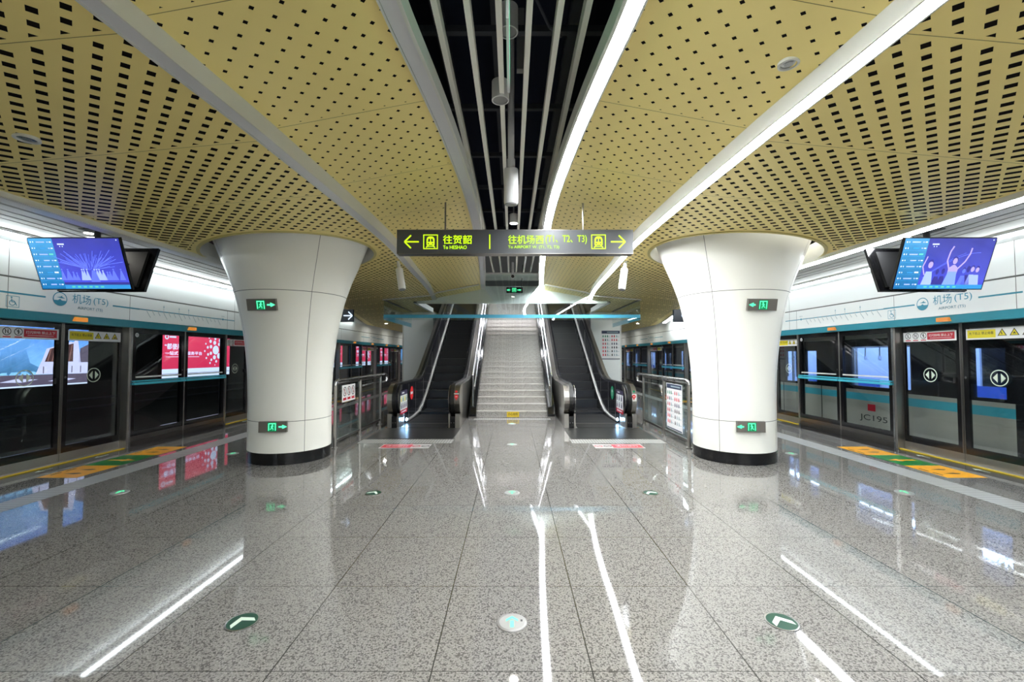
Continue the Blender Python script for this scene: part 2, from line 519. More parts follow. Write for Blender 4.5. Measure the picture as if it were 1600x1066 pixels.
# ------------------------------------------------------------------ floor, tunnels, end walls
XP = 6.25     # platform granite edge
XD = 6.52     # platform-screen-door plane
XF = 6.38     # header fascia plane
mb = MB(); mb.box(-XP, XP, -10, YFAR, -0.25, 0, 'granite')
floor = struct(mb.build('floor'))
for s in (-1, 1):
    mb = MB(); mb.box(s * XP, s * 6.80, -10, YFAR, -0.25, -0.001, 'black')
    mb.box(s * 6.12, s * 6.80, -10, YFAR, -1.3, -0.25, 'track')
    struct(mb.build('trim_%d' % (1 if s < 0 else 2)))
mb = MB(); mb.box(-11, 11, -10, YFAR, -1.4, -1.3, 'track')
struct(mb.build('floor'))
for s, nm in ((-1, 'wall_left'), (1, 'wall_right')):
    mb = MB(); mb.box(s * 10.1, s * 10.4, -10, YFAR, -1.3, 4.4, 'tunnel')
    for zz in (2.55, 2.75, 2.95, 0.35, 0.55):
        mb.tube([(s * 10.02, -10, zz), (s * 10.02, YFAR, zz)], 0.03, 'voidpipe', 6)
    mb.box(s * 9.3, s * 10.1, -10, YFAR, -1.3, -0.6, 'track')
    mb.box(s * 6.5, s * 10.1, -10, YFAR, 4.3, 4.5, 'tunnel')
    struct(mb.build(nm))
mb = MB(); mb.box(-10.4, 10.4, YFAR, YFAR + .3, -1.3, 5.4, 'backwall')
struct(mb.build('wall_front'))
mb = MB(); mb.box(-10.4, 10.4, -10.3, -10, -1.3, 5.4, 'backwall')
struct(mb.build('wall_back'))
# rails
for s in (-1, 1):
    for q in (7.55, 8.98):
        mb = MB(); mb.prism([(s * q - .035, -1.12), (s * q + .035, -1.12), (s * q + .012, -1.16), (s * q + .012, -1.27), (s * q + .07, -1.3), (s * q - .07, -1.3), (s * q - .012, -1.27), (s * q - .012, -1.16)], 'y', -10, YFAR, 'steeldk')
        tag(mb.build('rail'), 'steel running rail in the %s trackbed, %s the platform' % ('left' if s < 0 else 'right', 'nearer' if q < 8 else 'farther from'), 'rail', 'running rails in the trackbeds')

# ------------------------------------------------------------------ ceiling
def circle(cx, cy, r, n=56, rev=False):
    p = [(cx + r * math.cos(2 * PI * i / n), cy + r * math.sin(2 * PI * i / n)) for i in range(n)]
    return p[::-1] if rev else p
ys = [YB + (YE - YB) * i / 90 for i in range(91)]
for s in (-1, 1):
    inner = [(s * (xi(y) - .01), y) for y in ys] + [(s * (xo(y) + .01), y) for y in ys[::-1]]
    struct(poly_holes([inner], z_in, 'gold', 'ceiling'))
    OUTX = 2.9
    outer = [(s * (xo(y) + .12), y) for y in ys] + [(s * OUTX, YE), (s * OUTX, YFAR), (s * 6.36, YFAR)] + [(s * xe(y), y) for y in [19.0 - .3 * i for i in range(32)]]
    for cy in COLS_Y:
        for i in range(17):
            y = cy + .44 - .88 * i / 16
            outer.append((s * max(XE, CX + math.sqrt(max(0, (HOLE_R + .05) ** 2 - (y - cy) ** 2))), y))
    outer += [(s * XE, YB)]
    holes = [circle(s * CX, cy, HOLE_R) for cy in COLS_Y]
    struct(poly_holes([outer] + holes, z_out, 'gold', 'ceiling'))
# slot above: dark soffit with services
mb = MB()
mb.box(-3.2, 3.2, YB - 1, 13.3, 5.2, 5.3, 'void')
for s in (-1, 1):
    mb.box(s * 5.0, s * 3.0, YB - 1, YFAR, 4.2, 4.3, 'void')
    mb.poly([(s * 1.2, YB, 5.2), (s * 1.2, 13.2, 5.2), (s * 1.2, 13.2, 3.7), (s * 1.2, YB, 3.7)], 'void')
for y in [1.4 + 1.25 * i for i in range(10)]:
    mb.box(-1.2, 1.2, y, y + .06, 4.55, 4.61, 'voidpipe')
for x in (-.75, -.2, .55, .95):
    mb.box(x, x + .10, YB, 13, 4.75, 4.85, 'voidpipe')
mb.tube([(.15, 2.0, 4.4), (.5, 2.1, 4.3), (1.0, 2.0, 4.45)], .018, 'voidpipe', 6)
mb.tube([(.1, 3.1, 4.35), (.3, 3.4, 4.2), (.45, 3.9, 4.5)], .012, 'voidpipe', 6)
struct(mb.build('ceiling'))

# bulkhead and opening over the stairs
def bulk_z(x): return z_in(x) if abs(x) < 1.9 else z_out(x)
mb = MB()
LZ = 3.165
for s in (-1, 1):
    xs = [0.95, 1.3, 1.9, 2.3, 2.9]
    top = [(s * x, (z_in(x) if x < 2.28 else z_out(x)) + .03) for x in xs]
    mb.prism([(s * 0.95, LZ), (s * 2.9, LZ)] + top[::-1], 'y', YE, YE + .15, 'white')
mb.prism([(-.96, LZ), (.96, LZ), (.96, CAMH + 2.12), (-.96, CAMH + 2.12)], 'y', YE, YE + .15, 'white')
mb.box(-.96, .96, 12.0, YE - .02, CAMH + 2.28, CAMH + 2.31, 'trim')
for s in (-1, 1):
    mb.box(s * 2.9, s * 3.0, YE, 16.0, LZ, 3.32, 'white')
# sloping soffit and side walls of the stair shaft
    mb.prism([(YE, LZ), (YE, 3.9), (24, 9.6), (24, 9.2)], 'x', s * 2.9, s * 3.0, 'void')
mb.prism([(YE + .15, LZ + .02), (24, 9.3), (24, 9.4), (YE + .15, LZ + .25)], 'x', -2.9, 2.9, 'slatgrey')
struct(mb.build('ceiling'))
for q in (15.0, 17.5, 20.0):
    zz = LZ + .02 + (q - YE - .15) * (9.3 - LZ) / (24 - YE - .15)
    t = thing('shaft_light', 'long ceiling lamp over the stair shaft, %s from the platform' % {15.0: 'first', 17.5: 'second', 20.0: 'third'}[q], 'ceiling light', (0, 0, 0), 'lamps over the stair shaft')
    mb = MB(); mb.box(-1.2, 1.2, q - .1, q + .1, zz - .16, zz - .06, 'trim'); mb.build('lamp_case', t)
    mb = MB(); mb.box(-1.15, 1.15, q - .08, q + .08, zz - .175, zz - .16, 'shaft'); mb.build('diffuser', t)
# side louvres between gold ceiling and door header
for s in (-1, 1):
    ZS = CAMH + 1.56
    mb = MB()
    mb.box(s * 4.74, s * 6.5, YB - 1, 17.6, ZS + .16, ZS + .2, 'void')
    edges = [4.84, 5.03, 5.22, 5.43, 5.61, 5.77]
    for i in range(len(edges) - 1):
        mb.prism([(s * (edges[i] + .035), ZS), (s * edges[i + 1], ZS), (s * edges[i + 1], ZS + .06), (s * (edges[i] + .035), ZS + .06)], 'y', YB - 1, 17.6, 'slatgrey')
    mb.box(s * 5.80, s * 6.22, YB - 1, 17.6, ZS, ZS + .06, 'slatgrey')
    struct(mb.build('ceiling'))

# ------------------------------------------------------------------ light troughs
def trough(name, label, f, prof_body, prof_dif, lit, y0=YB, y1=YE, n=90, s=1, difmat=None, dh=lambda x: 0.0):
    t = thing(name, label, 'light strip', (0, 0, 0), 'light strips let into the ceiling')
    Y = [y0 + (y1 - y0) * i / n for i in range(n + 1)]
    for nm, prof, m in (('housing', prof_body, 'trim'), ('diffuser', prof_dif, difmat or ('led' if lit else 'opal'))):
        mb = MB()
        mb.sweep([[(s * (f(y) + dx), y, CAMH + h + dh(f(y))) for dx, h in prof] for y in Y], 0, m)
        mb.build(nm, t, fix=True)
    return t
for s in (-1, 1):
    lit = s > 0
    sd = 'right' if lit else 'left'
    st = 'lit white' if lit else 'unlit grey'
    trough('light_trough', '%s curved light strip along the %s side of the dark central slot' % (st, sd), xi,
           [(.0, 2.10), (.0, 2.005), (-.015, 2.005), (-.015, 2.03), (-.12, 2.03), (-.12, 1.99), (-.145, 1.99), (-.145, 2.11), (-.12, 2.11), (-.12, 2.08)],
           [(-.018, 2.029), (-.018, 2.009), (-.117, 2.009), (-.117, 2.029)], lit, s=s)
    trough('light_trough', '%s light strip running between the two gold panels on the %s half' % (st, sd), xo,
           [(.0, 1.86), (.0, 1.70), (.012, 1.70), (.012, 1.715), (.105, 1.715), (.105, 1.695), (.118, 1.695), (.118, 1.74)],
           [(.014, 1.714), (.014, 1.701), (.103, 1.701), (.103, 1.714)], lit, s=s)
    trough('light_trough', '%s light strip along the outer edge of the %s gold ceiling' % (st, sd), xe,
           [(-.005, 1.53), (-.005, 1.445), (.02, 1.445), (.02, 1.47), (.16, 1.47), (.16, 1.455), (.19, 1.455), (.19, 1.60)],
           [(.022, 1.468), (.022, 1.44), (.158, 1.44), (.158, 1.468)], lit, y1=17.5, n=106, s=s, difmat='lededge' if lit else None, dh=lambda x: -.09 * (x - XE))
    t = trough('light_trough', 'bright white light strip on top of the %s platform door header' % sd, lambda y: 6.2,
               [(-.02, 1.60), (-.02, 1.545), (.0, 1.545), (.17, 1.475), (.19, 1.475), (.19, 1.60)],
               [(.004, 1.540), (.0, 1.530), (.165, 1.463), (.172, 1.474)], True, y1=18.0, n=2, s=s, difmat='cove')
    m_ = MB(); yy = YB
    while yy < 16.9:
        m_.tube([(s * 6.235, yy, CAMH + 1.505), (s * 6.235, yy + 1.17, CAMH + 1.505)], .021, 'ledwall_left' if s < 0 else 'ledwall', 8); yy += 1.2
    m_.build('led_tube', t)

# ------------------------------------------------------------------ baffle rods in the slot
for i, x in enumerate((-.515, -.30, -.09, .118, .325, .51)):
    mb = MB(); mb.box(x - .021, x + .021, YB, 13.1, CAMH + 2.32, CAMH + 2.42, 'rod')
    tag(mb.build('ceiling_baffle'), 'pale baffle bar in the dark ceiling slot, %s from the left' % ['first', 'second', 'third', 'fourth', 'fifth', 'sixth'][i], 'ceiling baffle', 'baffle bars in the ceiling slot')

# ------------------------------------------------------------------ header fascia and platform screen doors
DOORC = [6.43 + 4.5 * k for k in range(-3, 8)]
def header(s):
    sd = SIDE[s]
    mb = MB()
    mb.box(s * XF, s * (XF + .28), YB - 1, YFAR, 2.59, CAMH + 1.47, 'white')
    mb.box(s * XF, s * (XF + .28), YB - 1, YFAR, 2.165, 2.567, 'white')
    mb.box(s * (XF + .015), s * (XF + .28), YB - 1, YFAR, 2.567, 2.59, 'seam')
    for yc in DOORC:
        for d, z0, z1 in ((.81, 2.165, 2.567), (3.3, 2.165, 2.567), (-.95, 2.165, 2.567), (-.95, 2.59, 3.04)):
            mb.box(s * (XF - .0015), s * (XF + .001), yc + d, yc + d + .006, z0, z1, 'seam')
    mb.box(s * (XF + .06), s * (XF + .5), YB - 1, YFAR, 2.062, CAMH + 1.47, 'blackmat')
    w = struct(mb.build('wall_%s_header' % sd))
    mb = MB()
    mb.prism([(s * XF, 2.162), (s * (XF + .05), 2.05), (s * (XF + .25), 2.05), (s * (XF + .25), 2.162)], 'y', YB - 1, YFAR, 'teal')
    struct(mb.build('trim_%d' % (3 if s < 0 else 4)))
header(-1); header(1)

def prohibit(mb, cx, cy, r, w, k):
    mb.ring(cx, cy, r * .82, r, w, 'ink')
    if k == 0:
        mb.disc(cx, cy + r * .5, r * .14, w, 'ink', 12); mb.line(cx, cy + r * .35, cx - r * .1, cy - r * .2, r * .22, w, 'ink'); mb.line(cx, cy - .1 * r, cx + r * .3, cy - r * .55, r * .14, w, 'ink'); mb.line(cx - .05 * r, cy - .1 * r, cx - r * .3, cy - r * .6, r * .14, w, 'ink')
    elif k == 1:
        for q in (-.3, .25):
            mb.disc(cx + q * r, cy + r * .4, r * .14, w, 'ink', 12); mb.line(cx + q * r, cy + r * .25, cx + q * r, cy - r * .5, r * .2, w, 'ink')
    else:
        mb.disc(cx, cy + r * .5, r * .15, w, 'ink', 12); mb.line(cx, cy + r * .4, cx, cy - r * .6, r * .26, w, 'ink'); mb.line(cx - r * .4, cy + r * .1, cx + r * .4, cy + r * .1, r * .14, w, 'ink')
    mb.line(cx - r * .6, cy + r * .6, cx + r * .6, cy - r * .6, r * .10, w + .0006, 'ink')
def warn(mb, cx, cy, r, w, k):
    tri = [(cx - r, cy - r * .75), (cx + r, cy - r * .75), (cx, cy + r)]
    mb.flat(tri, w, 'ink'); q = .72
    mb.flat([(cx - r * q, cy - r * .62), (cx + r * q, cy - r * .62), (cx, cy + r * .68)], w + .0006, 'yellow')
    if k == 0: mb.line(cx - r * .2, cy + .2 * r, cx, cy - .4 * r, r * .2, w + .001, 'ink')
    elif k == 1:
        mb.line(cx - r * .3, cy - .4 * r, cx, cy + .1 * r, r * .12, w + .001, 'ink'); mb.line(cx + r * .3, cy - .4 * r, cx, cy + .1 * r, r * .12, w + .001, 'ink'); mb.line(cx, cy - .4 * r, cx, cy, r * .16, w + .001, 'ink')
    else: mb.flat([(cx - r * .5, cy - r * .5), (cx + r * .5, cy - r * .5), (cx + r * .1, cy)], w + .001, 'ink')

def framed_pane(mbf, x0, x1, z0, z1, bl, br, bb, bt, w0, w1, m='black'):
    mbf.box(x0, x0 + bl, z0, z1, w0, w1, m); mbf.box(x1 - br, x1, z0, z1, w0, w1, m)
    mbf.box(x0 + bl, x1 - br, z0, z0 + bb, w0, w1, m); mbf.box(x0 + bl, x1 - br, z1 - bt, z1, w0, w1, m)

def make_door():
    """local: x reading direction, y height, z toward platform; origin in the XD plane on the floor, door centre"""
    t = thing('platform_screen_door', 'x', 'platform door', (0, 0, 0), 'pairs of sliding platform screen doors')
    W = -0.12
    for k, (a, b) in enumerate(((-.975, -.004), (.004, .975))):
        f = MB()
        f.box(a, b, .015, .135, W - .03, W, 'steel')
        bl, br = (.05, .085) if k == 0 else (.085, .05)
        framed_pane(f, a, b, .135, 2.06, bl, br, .105, .09, W - .035, W)
        if k == 0: f.box(b - .022, b, .135, 2.05, W - .03, W + .004, 'steeldk')
        else: f.box(a, a + .016, .135, 2.05, W - .03, W + .004, 'steeldk')
        leaf = f.build('door_leaf', t)
        g = MB(); g.box(a + bl, b - br, .24, 1.97, W - .018, W - .010, 'psdglass'); g.build('glass', leaf)
        e = MB()
        cx = (a + b) / 2
        e.ring(cx, 1.265, .100, .113, W + .004, 'emblem')
        e.flat([(cx - .08, 1.265), (cx - .02, 1.2), (cx - .02, 1.33)], W + .004, 'emblem')
        e.flat([(cx + .08, 1.265), (cx + .02, 1.33), (cx + .02, 1.2)], W + .004, 'emblem')
        tag(e.build('door_emblem', leaf), 'pale ring emblem with two opposed triangles')
        q = MB()
        if k == 0:
            q.box(a + .03, b - .06, 1.80, 1.955, W, W + .003, 'paper')
            w = W + .0036
            for j in range(3):
                prohibit(q, a + .12 + j * .135, 1.892, .052, w, j)
                q.rect(a + .075 + j * .135, a + .165 + j * .135, 1.813, 1.828, w, 'red')
            q.rect(a + .455, b - .085, 1.825, 1.935, w, 'red')
            put_text(q, '灯闪铃响 禁止上下', a + .48, b - .11, 1.872, 1.912, w + .0006, 'paper', .012)
            q.rect(a + .50, b - .13, 1.848, 1.853, w + .0006, 'paper')
            tag(q.build('warning_sticker', leaf), 'white sticker with three prohibition rings and a red text box')
        else:
            q.box(a + .07, b - .03, 1.80, 1.955, W, W + .003, 'paper')
            w = W + .0036
            q.rect(a + .09, a + .46, 1.822, 1.935, w, 'yellow')
            put_text(q, '先下后上 禁止倚靠', a + .115, a + .435, 1.868, 1.908, w + .0006, 'ink', .014)
            for j in range(3):
                warn(q, a + .54 + j * .145, 1.885, .058, w, j)
            tag(q.build('warning_sticker', leaf), 'white sticker with yellow text box and three warning triangles')
        h = MB()
        if k == 0: h.box(b - .115, b - .085, 1.16, 1.24, W, W + .02, 'blackmat'); h.build('handle', leaf)
        else: h.disc(a + .045, 1.25, .017, W + .005, 'chrome', 16); h.build('lock', leaf)
    p = MB()
    for s in (-1, 1):
        p.box(s * .975, s * 1.045, 0, 2.06, -.12, .0, 'steel')
        p.box(s * 1.012, s * 1.045, 0, 2.06, 0, .006, 'chrome')
    p.build('door_post', t)
    y = MB(); y.box(-.975, .975, -.0, .012, -.135, -.05, 'steel'); y.build('threshold', t)
    y = MB(); y.box(-1.0, 1.02, -.0, .014, -.05, -.022, 'lineyellow'); y.build('threshold_line', t)
    l = MB(); l.box(-.09, .09, 2.075, 2.135, .085, .155, 'orange'); tag(l.build('indicator_lamp', t), 'small amber lamp on the teal header')
    a = MB()
    for cx in (-.42, .42):
        a.poly([(cx - .11, .001, .11), (cx - .02, .001, .06), (cx - .02, .001, .16)], 'emblem')
        a.poly([(cx - .02, .001, .10), (cx - .02, .001, .12), (cx + .12, .001, .12), (cx + .12, .001, .10)], 'emblem')
    a.build('floor_arrow', t)
    return t
def make_fixed():
    t = thing('fixed_screen_panel', 'x', 'glass screen', (0, 0, 0), 'fixed glass screens with teal push bars')
    for k, (a, b) in enumerate(((-1.205, -.012), (.012, 1.205))):
        f = MB()
        f.box(a, b, .0, .10, -.08, -.0, 'steeldk'); f.box(a, b, .105, .185, -.08, -.004, 'steeldk')
        framed_pane(f, a, b, .185, 2.06, .075, .075, .085, .10, -.06, -.002)
        leaf = f.build('screen_panel', t)
        g = MB(); g.box(a + .075, b - .075, .27, 1.96, -.03, -.022, 'psdglass'); g.build('glass', leaf)
        h = MB()
        h.box(a + .005, b - .0, 1.065, 1.105, .005, .045, 'tealbar'); h.box(a + .005, b - .0, 1.118, 1.140, .005, .035, 'tealbar')
        for x in (a + .05, b - .05): h.box(x - .02, x + .02, 1.07, 1.135, -.002, .006, 'steeldk')
        tag(h.build('push_bar', leaf), 'teal push bar')
        h = MB(); h.box(a + .08, b - .08, 1.185, 1.21, -.002, .010, 'trim'); h.build('rail_strip', leaf)
        c = MB(); x = b - .045 if k == 0 else a + .045
        c.disc(x, 1.29, .016, .001, 'chrome', 14); c.build('lock', leaf)
    c = MB(); c.box(-.014, .014, 0, 2.06, -.06, .002, 'steel'); c.build('mullion', t)
    c = MB(); c.ring(-1.12, 1.93, .02, .036, .002, 'paper', 20); c.disc(-1.12, 1.93, .012, .002, 'paper', 12); c.build('round_sticker', t)
    l = MB(); l.box(-.09, .09, 2.075, 2.135, .085, .155, 'orange'); tag(l.build('indicator_lamp', t), 'small amber lamp on the teal header')
    return t
ORD = ['first', 'second', 'third', 'fourth', 'fifth', 'sixth', 'seventh', 'eighth', 'ninth', 'tenth']
d0, f0 = make_door(), make_fixed()
KIDS = {}
for o in bpy.data.objects:
    if o.parent: KIDS.setdefault(o.parent.name, []).append(o)
def place(proto, mats, used=[]):
    out = []
    for i, (m, lab) in enumerate(mats):
        if proto.name in used:
            out.append(dup(proto, lab, mat=m))
        else:
            used.append(proto.name); LATER.append((proto, m, lab)); out.append(proto)
    return out
LATER = []
dm, fm = [], []
for s in (-1, 1):
    sd = SIDE[s]
    for k, yc in enumerate(DOORC[2:9]):
        if k == 0: dl = 'pair of sliding glass doors on the %s platform edge, just behind the viewpoint' % sd
        else: dl = 'pair of sliding glass platform doors, %s pair from the front on the %s side' % (ORD[k - 1], sd)
        dm.append((frame(sd, s * XD, yc, 0), dl))
        if k == 0: fl = 'fixed glass screen with teal bars on the %s edge, beside the viewpoint' % sd
        else: fl = 'fixed glass screen with teal push bars beyond the %s door pair on the %s side' % (ORD[k - 1], sd)
        fm.append((frame(sd, s * XD, yc + 2.25, 0), fl))
place(d0, dm); place(f0, fm)
for o, m, lab in LATER:
    o.matrix_world = m; o['label'] = lab

# station name lettering and route map on the header
for s in (-1, 1):
    sd = SIDE[s]
    w = .0012
    t = thing('station_name_sign', 'teal station name 机场(T5) AIRPORT lettering with round logo on the %s header' % sd, 'sign', mat=frame(sd, s * (XF - .0006), 6.43, 0), group='station name lettering on the door headers')
    mb = MB()
    mb.rect(-1.6 if s < 0 else -1.02, -.50 if s < 0 else -.44, 2.363, 2.385, w, 'tealprint'); mb.rect(.50, 1.02 if s > 0 else 1.0, 2.357, 2.379, w, 'tealprint'); mb.build('name_line', t)
    mb = MB()
    cx, cy, r = -.31, 2.372, .098
    mb.ring(cx, cy, r * .88, r, w, 'tealprint')
    low = [(cx + r * .9 * math.cos(a), cy + r * .9 * math.sin(a)) for a in [PI * (1.08 + .84 * i / 14) for i in range(15)]]
    mb.flat(low + [(cx + .25 * r, cy - .02), (cx, cy + .0), (cx - .3 * r, cy - .02)], w, 'tealprint')
    mb.flat([(cx - .5 * r, cy + .02), (cx + .2 * r, cy + .035), (cx + .7 * r, cy + .012), (cx + .2 * r, cy + .012)], w, 'tealprint')
    mb.flat([(cx + .0 * r, cy + .03), (cx + .3 * r, cy + .05), (cx + .2 * r, cy + .02)], w, 'tealprint')
    mb.build('metro_logo', t)
    mb = MB(); put_text(mb, '机场', -.14, .14, 2.335, 2.475, w, 'tealprint', -.004); put_text(mb, '(T5)', .18, .42, 2.335, 2.455, w, 'tealprint', -.012); mb.build('chinese_name', t)
    mb = MB(); put_text(mb, 'AIRPORT (T5)', -.06, .33, 2.245, 2.295, w, 'tealprint', .006); mb.build('english_name', t)
    t = thing('accessibility_sign', 'small framed wheelchair symbol on the %s header beside the teal line' % sd, 'sign', mat=frame(sd, s * (XF - .0006), 5.54 if s < 0 else 7.29, 0))
    mb = MB()
    for a in ((-.075, .075, 2.190, 2.196), (-.075, .075, 2.329, 2.335), (-.075, -.069, 2.19, 2.335), (.069, .075, 2.19, 2.335)): mb.rect(*a, w, 'tealprint')
    mb.ring(-.005, 2.245, .028, .036, w, 'tealprint', 20); mb.disc(-.015, 2.315, .010, w, 'tealprint', 12)
    mb.line(-.015, 2.30, -.01, 2.255, .010, w, 'tealprint'); mb.line(-.01, 2.258, .028, 2.258, .009, w, 'tealprint'); mb.line(.026, 2.258, .045, 2.215, .009, w, 'tealprint')
    mb.build('symbol', t)
    t = thing('route_map', 'thin teal route line with ticked stations printed on the %s header' % sd, 'route map', mat=frame(sd, s * (XF - .0006), 8.68, 0), group='route maps on the door headers')
    mb = MB()
    d = 1 if s < 0 else -1          # terminus marker lies toward +x on the left side, toward -x on the right
    zl = 2.37
    mb.rect(-1.3 if d > 0 else -1.45, 1.30, zl - .008, zl + .008, w, 'tealprint'); mb.build('route_line', t)
    mb = MB()
    for i in range(16):
        x = d * (-1.1 + i * 1.84 / 15)
        mb.disc(x, zl, .013, w + .0006, 'greyprint', 12)
        L = .06 if i % 3 else .11
        mb.line(x, zl - .02, x + .045 * (L / .06), zl - .02 - L, .009, w, 'greyprint')
        if i in (3, 6, 8): mb.line(x, zl + .02, x, zl + .12, .008, w, 'greyprint'); mb.disc(x, zl + .09, .011, w + .0006, 'tealprint', 10)
    x = d * .90
    mb.disc(x, zl, .022, w + .0008, 'tealprint', 16); put_text(mb, '机场T5', x - .05, x + .05, zl + .05, zl + .08, w, 'greyprint')
    mb.build('station_marks', t)
    # name sign further down the platform too
    if s < 0 or s > 0:
        for q, yy in enumerate((20.0,)):
            t = thing('station_name_sign', 'distant station name lettering far down the %s header' % sd, 'sign', mat=frame(sd, s * (XF - .0006), yy, 0), group='station name lettering on the door headers')
            mb = MB(); mb.rect(-1.6, -.5, 2.363, 2.385, w, 'tealprint'); mb.rect(.5, 1.6, 2.363, 2.385, w, 'tealprint'); mb.ring(-.31, 2.372, .085, .098, w, 'tealprint')
            put_text(mb, '机场(T5)', -.14, .42, 2.335, 2.455, w, 'tealprint', 0); put_text(mb, 'AIRPORT (T5)', -.06, .33, 2.245, 2.295, w, 'tealprint', .006)
            mb.build('lettering', t)

# ------------------------------------------------------------------ columns
COLP = [(.588, .17), (.588, .9), (.592, 1.1), (.603, 1.35), (.625, 1.6), (.655, 1.86), (.700, 2.12), (.760, 2.40), (.800, 2.54), (.870, 2.75), (.960, 2.97), (1.035, 3.17), (1.13, 3.42), (1.28, 3.75)]
def col_r(z): return interp([(b, a) for a, b in COLP], z)
for s in (-1, 1):
    for cy in COLS_Y:
        sd = SIDE[s]
        where = 'beside the %s glass railing' % sd if cy > 0 else 'behind the viewpoint on the %s' % sd
        t = thing('flared_column', 'white column flaring toward the gold ceiling, %s' % where, 'column', (s * CX, cy, 0), 'flared white platform columns')
        t['kind'] = 'thing'
        mb = MB(); n = 72
        fine = []
        for i in range(45):
            z = .17 + (3.75 - .17) * i / 44
            fine.append((col_r(z), z))
        mb.lathe(fine, 'whitecol', n)
        shaft = mb.build('column_cladding', t, smooth=True)
        mb = MB()
        for z in (.62, 2.50):
            mb.lathe([(col_r(z - .004) + .0012, z - .004), (col_r(z + .004) + .0012, z + .004)], 'seam', n)
        for k in range(4):
            a = math.atan2(-CY, s * -CX) + math.radians(18) * (1 if s < 0 else 1) * (1 if s < 0 else -1) * (1) + k * PI / 2
            if s > 0: a = math.atan2(-CY, -CX) - math.radians(18) + k * PI / 2
            else: a = math.atan2(-CY, CX) + math.radians(18) + k * PI / 2
            dz = .0035
            L = []
            for (r, z) in fine:
                r += .0012
                L.append([(r * math.cos(a - dz / r), r * math.sin(a - dz / r), z), (r * math.cos(a + dz / r), r * math.sin(a + dz / r), z)])
            vs = [p for q in L for p in q]
            mb.add(vs, [(2 * i, 2 * i + 1, 2 * i + 3, 2 * i + 2) for i in range(len(L) - 1)], 'seam')
        mb.build('panel_joint', shaft)
        mb = MB(); mb.lathe([(.0, .0), (.584, 0), (.584, .172), (.0, .172)], 'black', n); mb.build('plinth', t)
        # rim of the ceiling hole
        mb = MB()
        N = 64
        vs = []
        for i in range(N):
            c, q = math.cos(2 * PI * i / N), math.sin(2 * PI * i / N)
            for r, dzz in ((HOLE_R + .045, .012), (HOLE_R + .043, -.012), (HOLE_R, -.014), (HOLE_R, .24)):
                vs.append((r * c, r * q, z_out(s * CX + r * c) + dzz))
        fs = [(4 * i + j, 4 * ((i + 1) % N) + j, 4 * ((i + 1) % N) + j + 1, 4 * i + j + 1) for i in range(N) for j in range(3)]
        mb.add(vs, [f for i, f in enumerate(fs) if i % 3 < 2], 'goldplain'); mb.add(vs, [f for i, f in enumerate(fs) if i % 3 == 2], 'trim')
        struct_o = mb.build('ceiling_collar', t, fix=True)
        if s > 0:
            mb = MB()
            pts = [((HOLE_R + .05) * math.cos(2 * PI * i / 48), (HOLE_R + .05) * math.sin(2 * PI * i / 48), z_out(CX) + .30) for i in range(49)]
            mb.tube(pts, .03, 'ringled', 8)
            tag(mb.build('ring_light', t), 'lit ring light hidden above the collar')

def running_man(mb, x, y, h, w, m, d=1):
    u = h / 10
    mb.disc(x + d * .6 * u, y + 8.2 * u, 1.0 * u, w, m, 12)
    mb.line(x + d * .4 * u, y + 7.2 * u, x - d * .4 * u, y + 4.2 * u, 1.8 * u, w, m)
    mb.line(x + d * .5 * u, y + 6.6 * u, x + d * 2.2 * u, y + 5.6 * u, .8 * u, w, m); mb.line(x, y + 6.6 * u, x - d * 1.9 * u, y + 5.4 * u, .8 * u, w, m)
    mb.line(x - d * .4 * u, y + 4.4 * u, x + d * 1.4 * u, y + 2.8 * u, 1.0 * u, w, m); mb.line(x + d * 1.3 * u, y + 3.1 * u, x + d * 1.5 * u, y + .6 * u, .9 * u, w, m)
    mb.line(x - d * .4 * u, y + 4.4 * u, x - d * 1.2 * u, y + 2.4 * u, 1.0 * u, w, m); mb.line(x - d * 1.2 * u, y + 2.6 * u, x - d * 3.0 * u, y + 1.8 * u, .9 * u, w, m)
def exit_sign(label, mat, W, H, d, case='exitcase'):
    t = thing('exit_sign', label, 'exit sign', mat=mat, group='green running-man exit signs')
    mb = MB(); mb.box(-W / 2, W / 2, -H / 2, H / 2, -.02, .02, case); mb.build('sign_case', t)
    mb = MB()
    hx = H * .8; cx = -d * W * .02
    mb.rect(cx - hx * .5, cx + hx * .5, -hx * .5, hx * .5, .0212, 'exitdark')
    b = hx * .1; w = .022
    mb.rect(cx - hx * .42, cx - hx * .42 + b, -hx * .42, hx * .42, w, 'exitgreen'); mb.rect(cx + hx * .42 - b, cx + hx * .42, -hx * .42, hx * .42, w, 'exitgreen'); mb.rect(cx - hx * .42, cx + hx * .42, hx * .42 - b, hx * .42, w, 'exitgreen')
    running_man(mb, cx, -hx * .42, hx * .78, w, 'exitgreen', d)
    ax = cx + d * (hx * .5 + .075)
    mb.line(ax - .05, 0, ax + .03, 0, H * .14, w, 'exitgreen')
    mb.flat([(ax + d * .07, 0), (ax - d * 0, H * .2), (ax - d * .0, -H * .2)], w, 'exitgreen')
    tag(mb.build('pictogram', t), 'glowing green running figure in a doorway with arrow')
    return t
for s in (-1, 1):
    for px, py, W in (((411, 479, .44), (419.5, 666, .40)) if s < 0 else ((1187, 480, .40), (1178, 666, .40))):
        pass
def on_column(s, ang_off, z, tilt):
    # point on the column skin facing roughly the viewer, turned by ang_off
    base = math.atan2(-CY, -s * CX)
    a = base + ang_off
    r = col_r(z) + .035
    return s * CX + r * math.cos(a), CY + r * math.sin(a), a
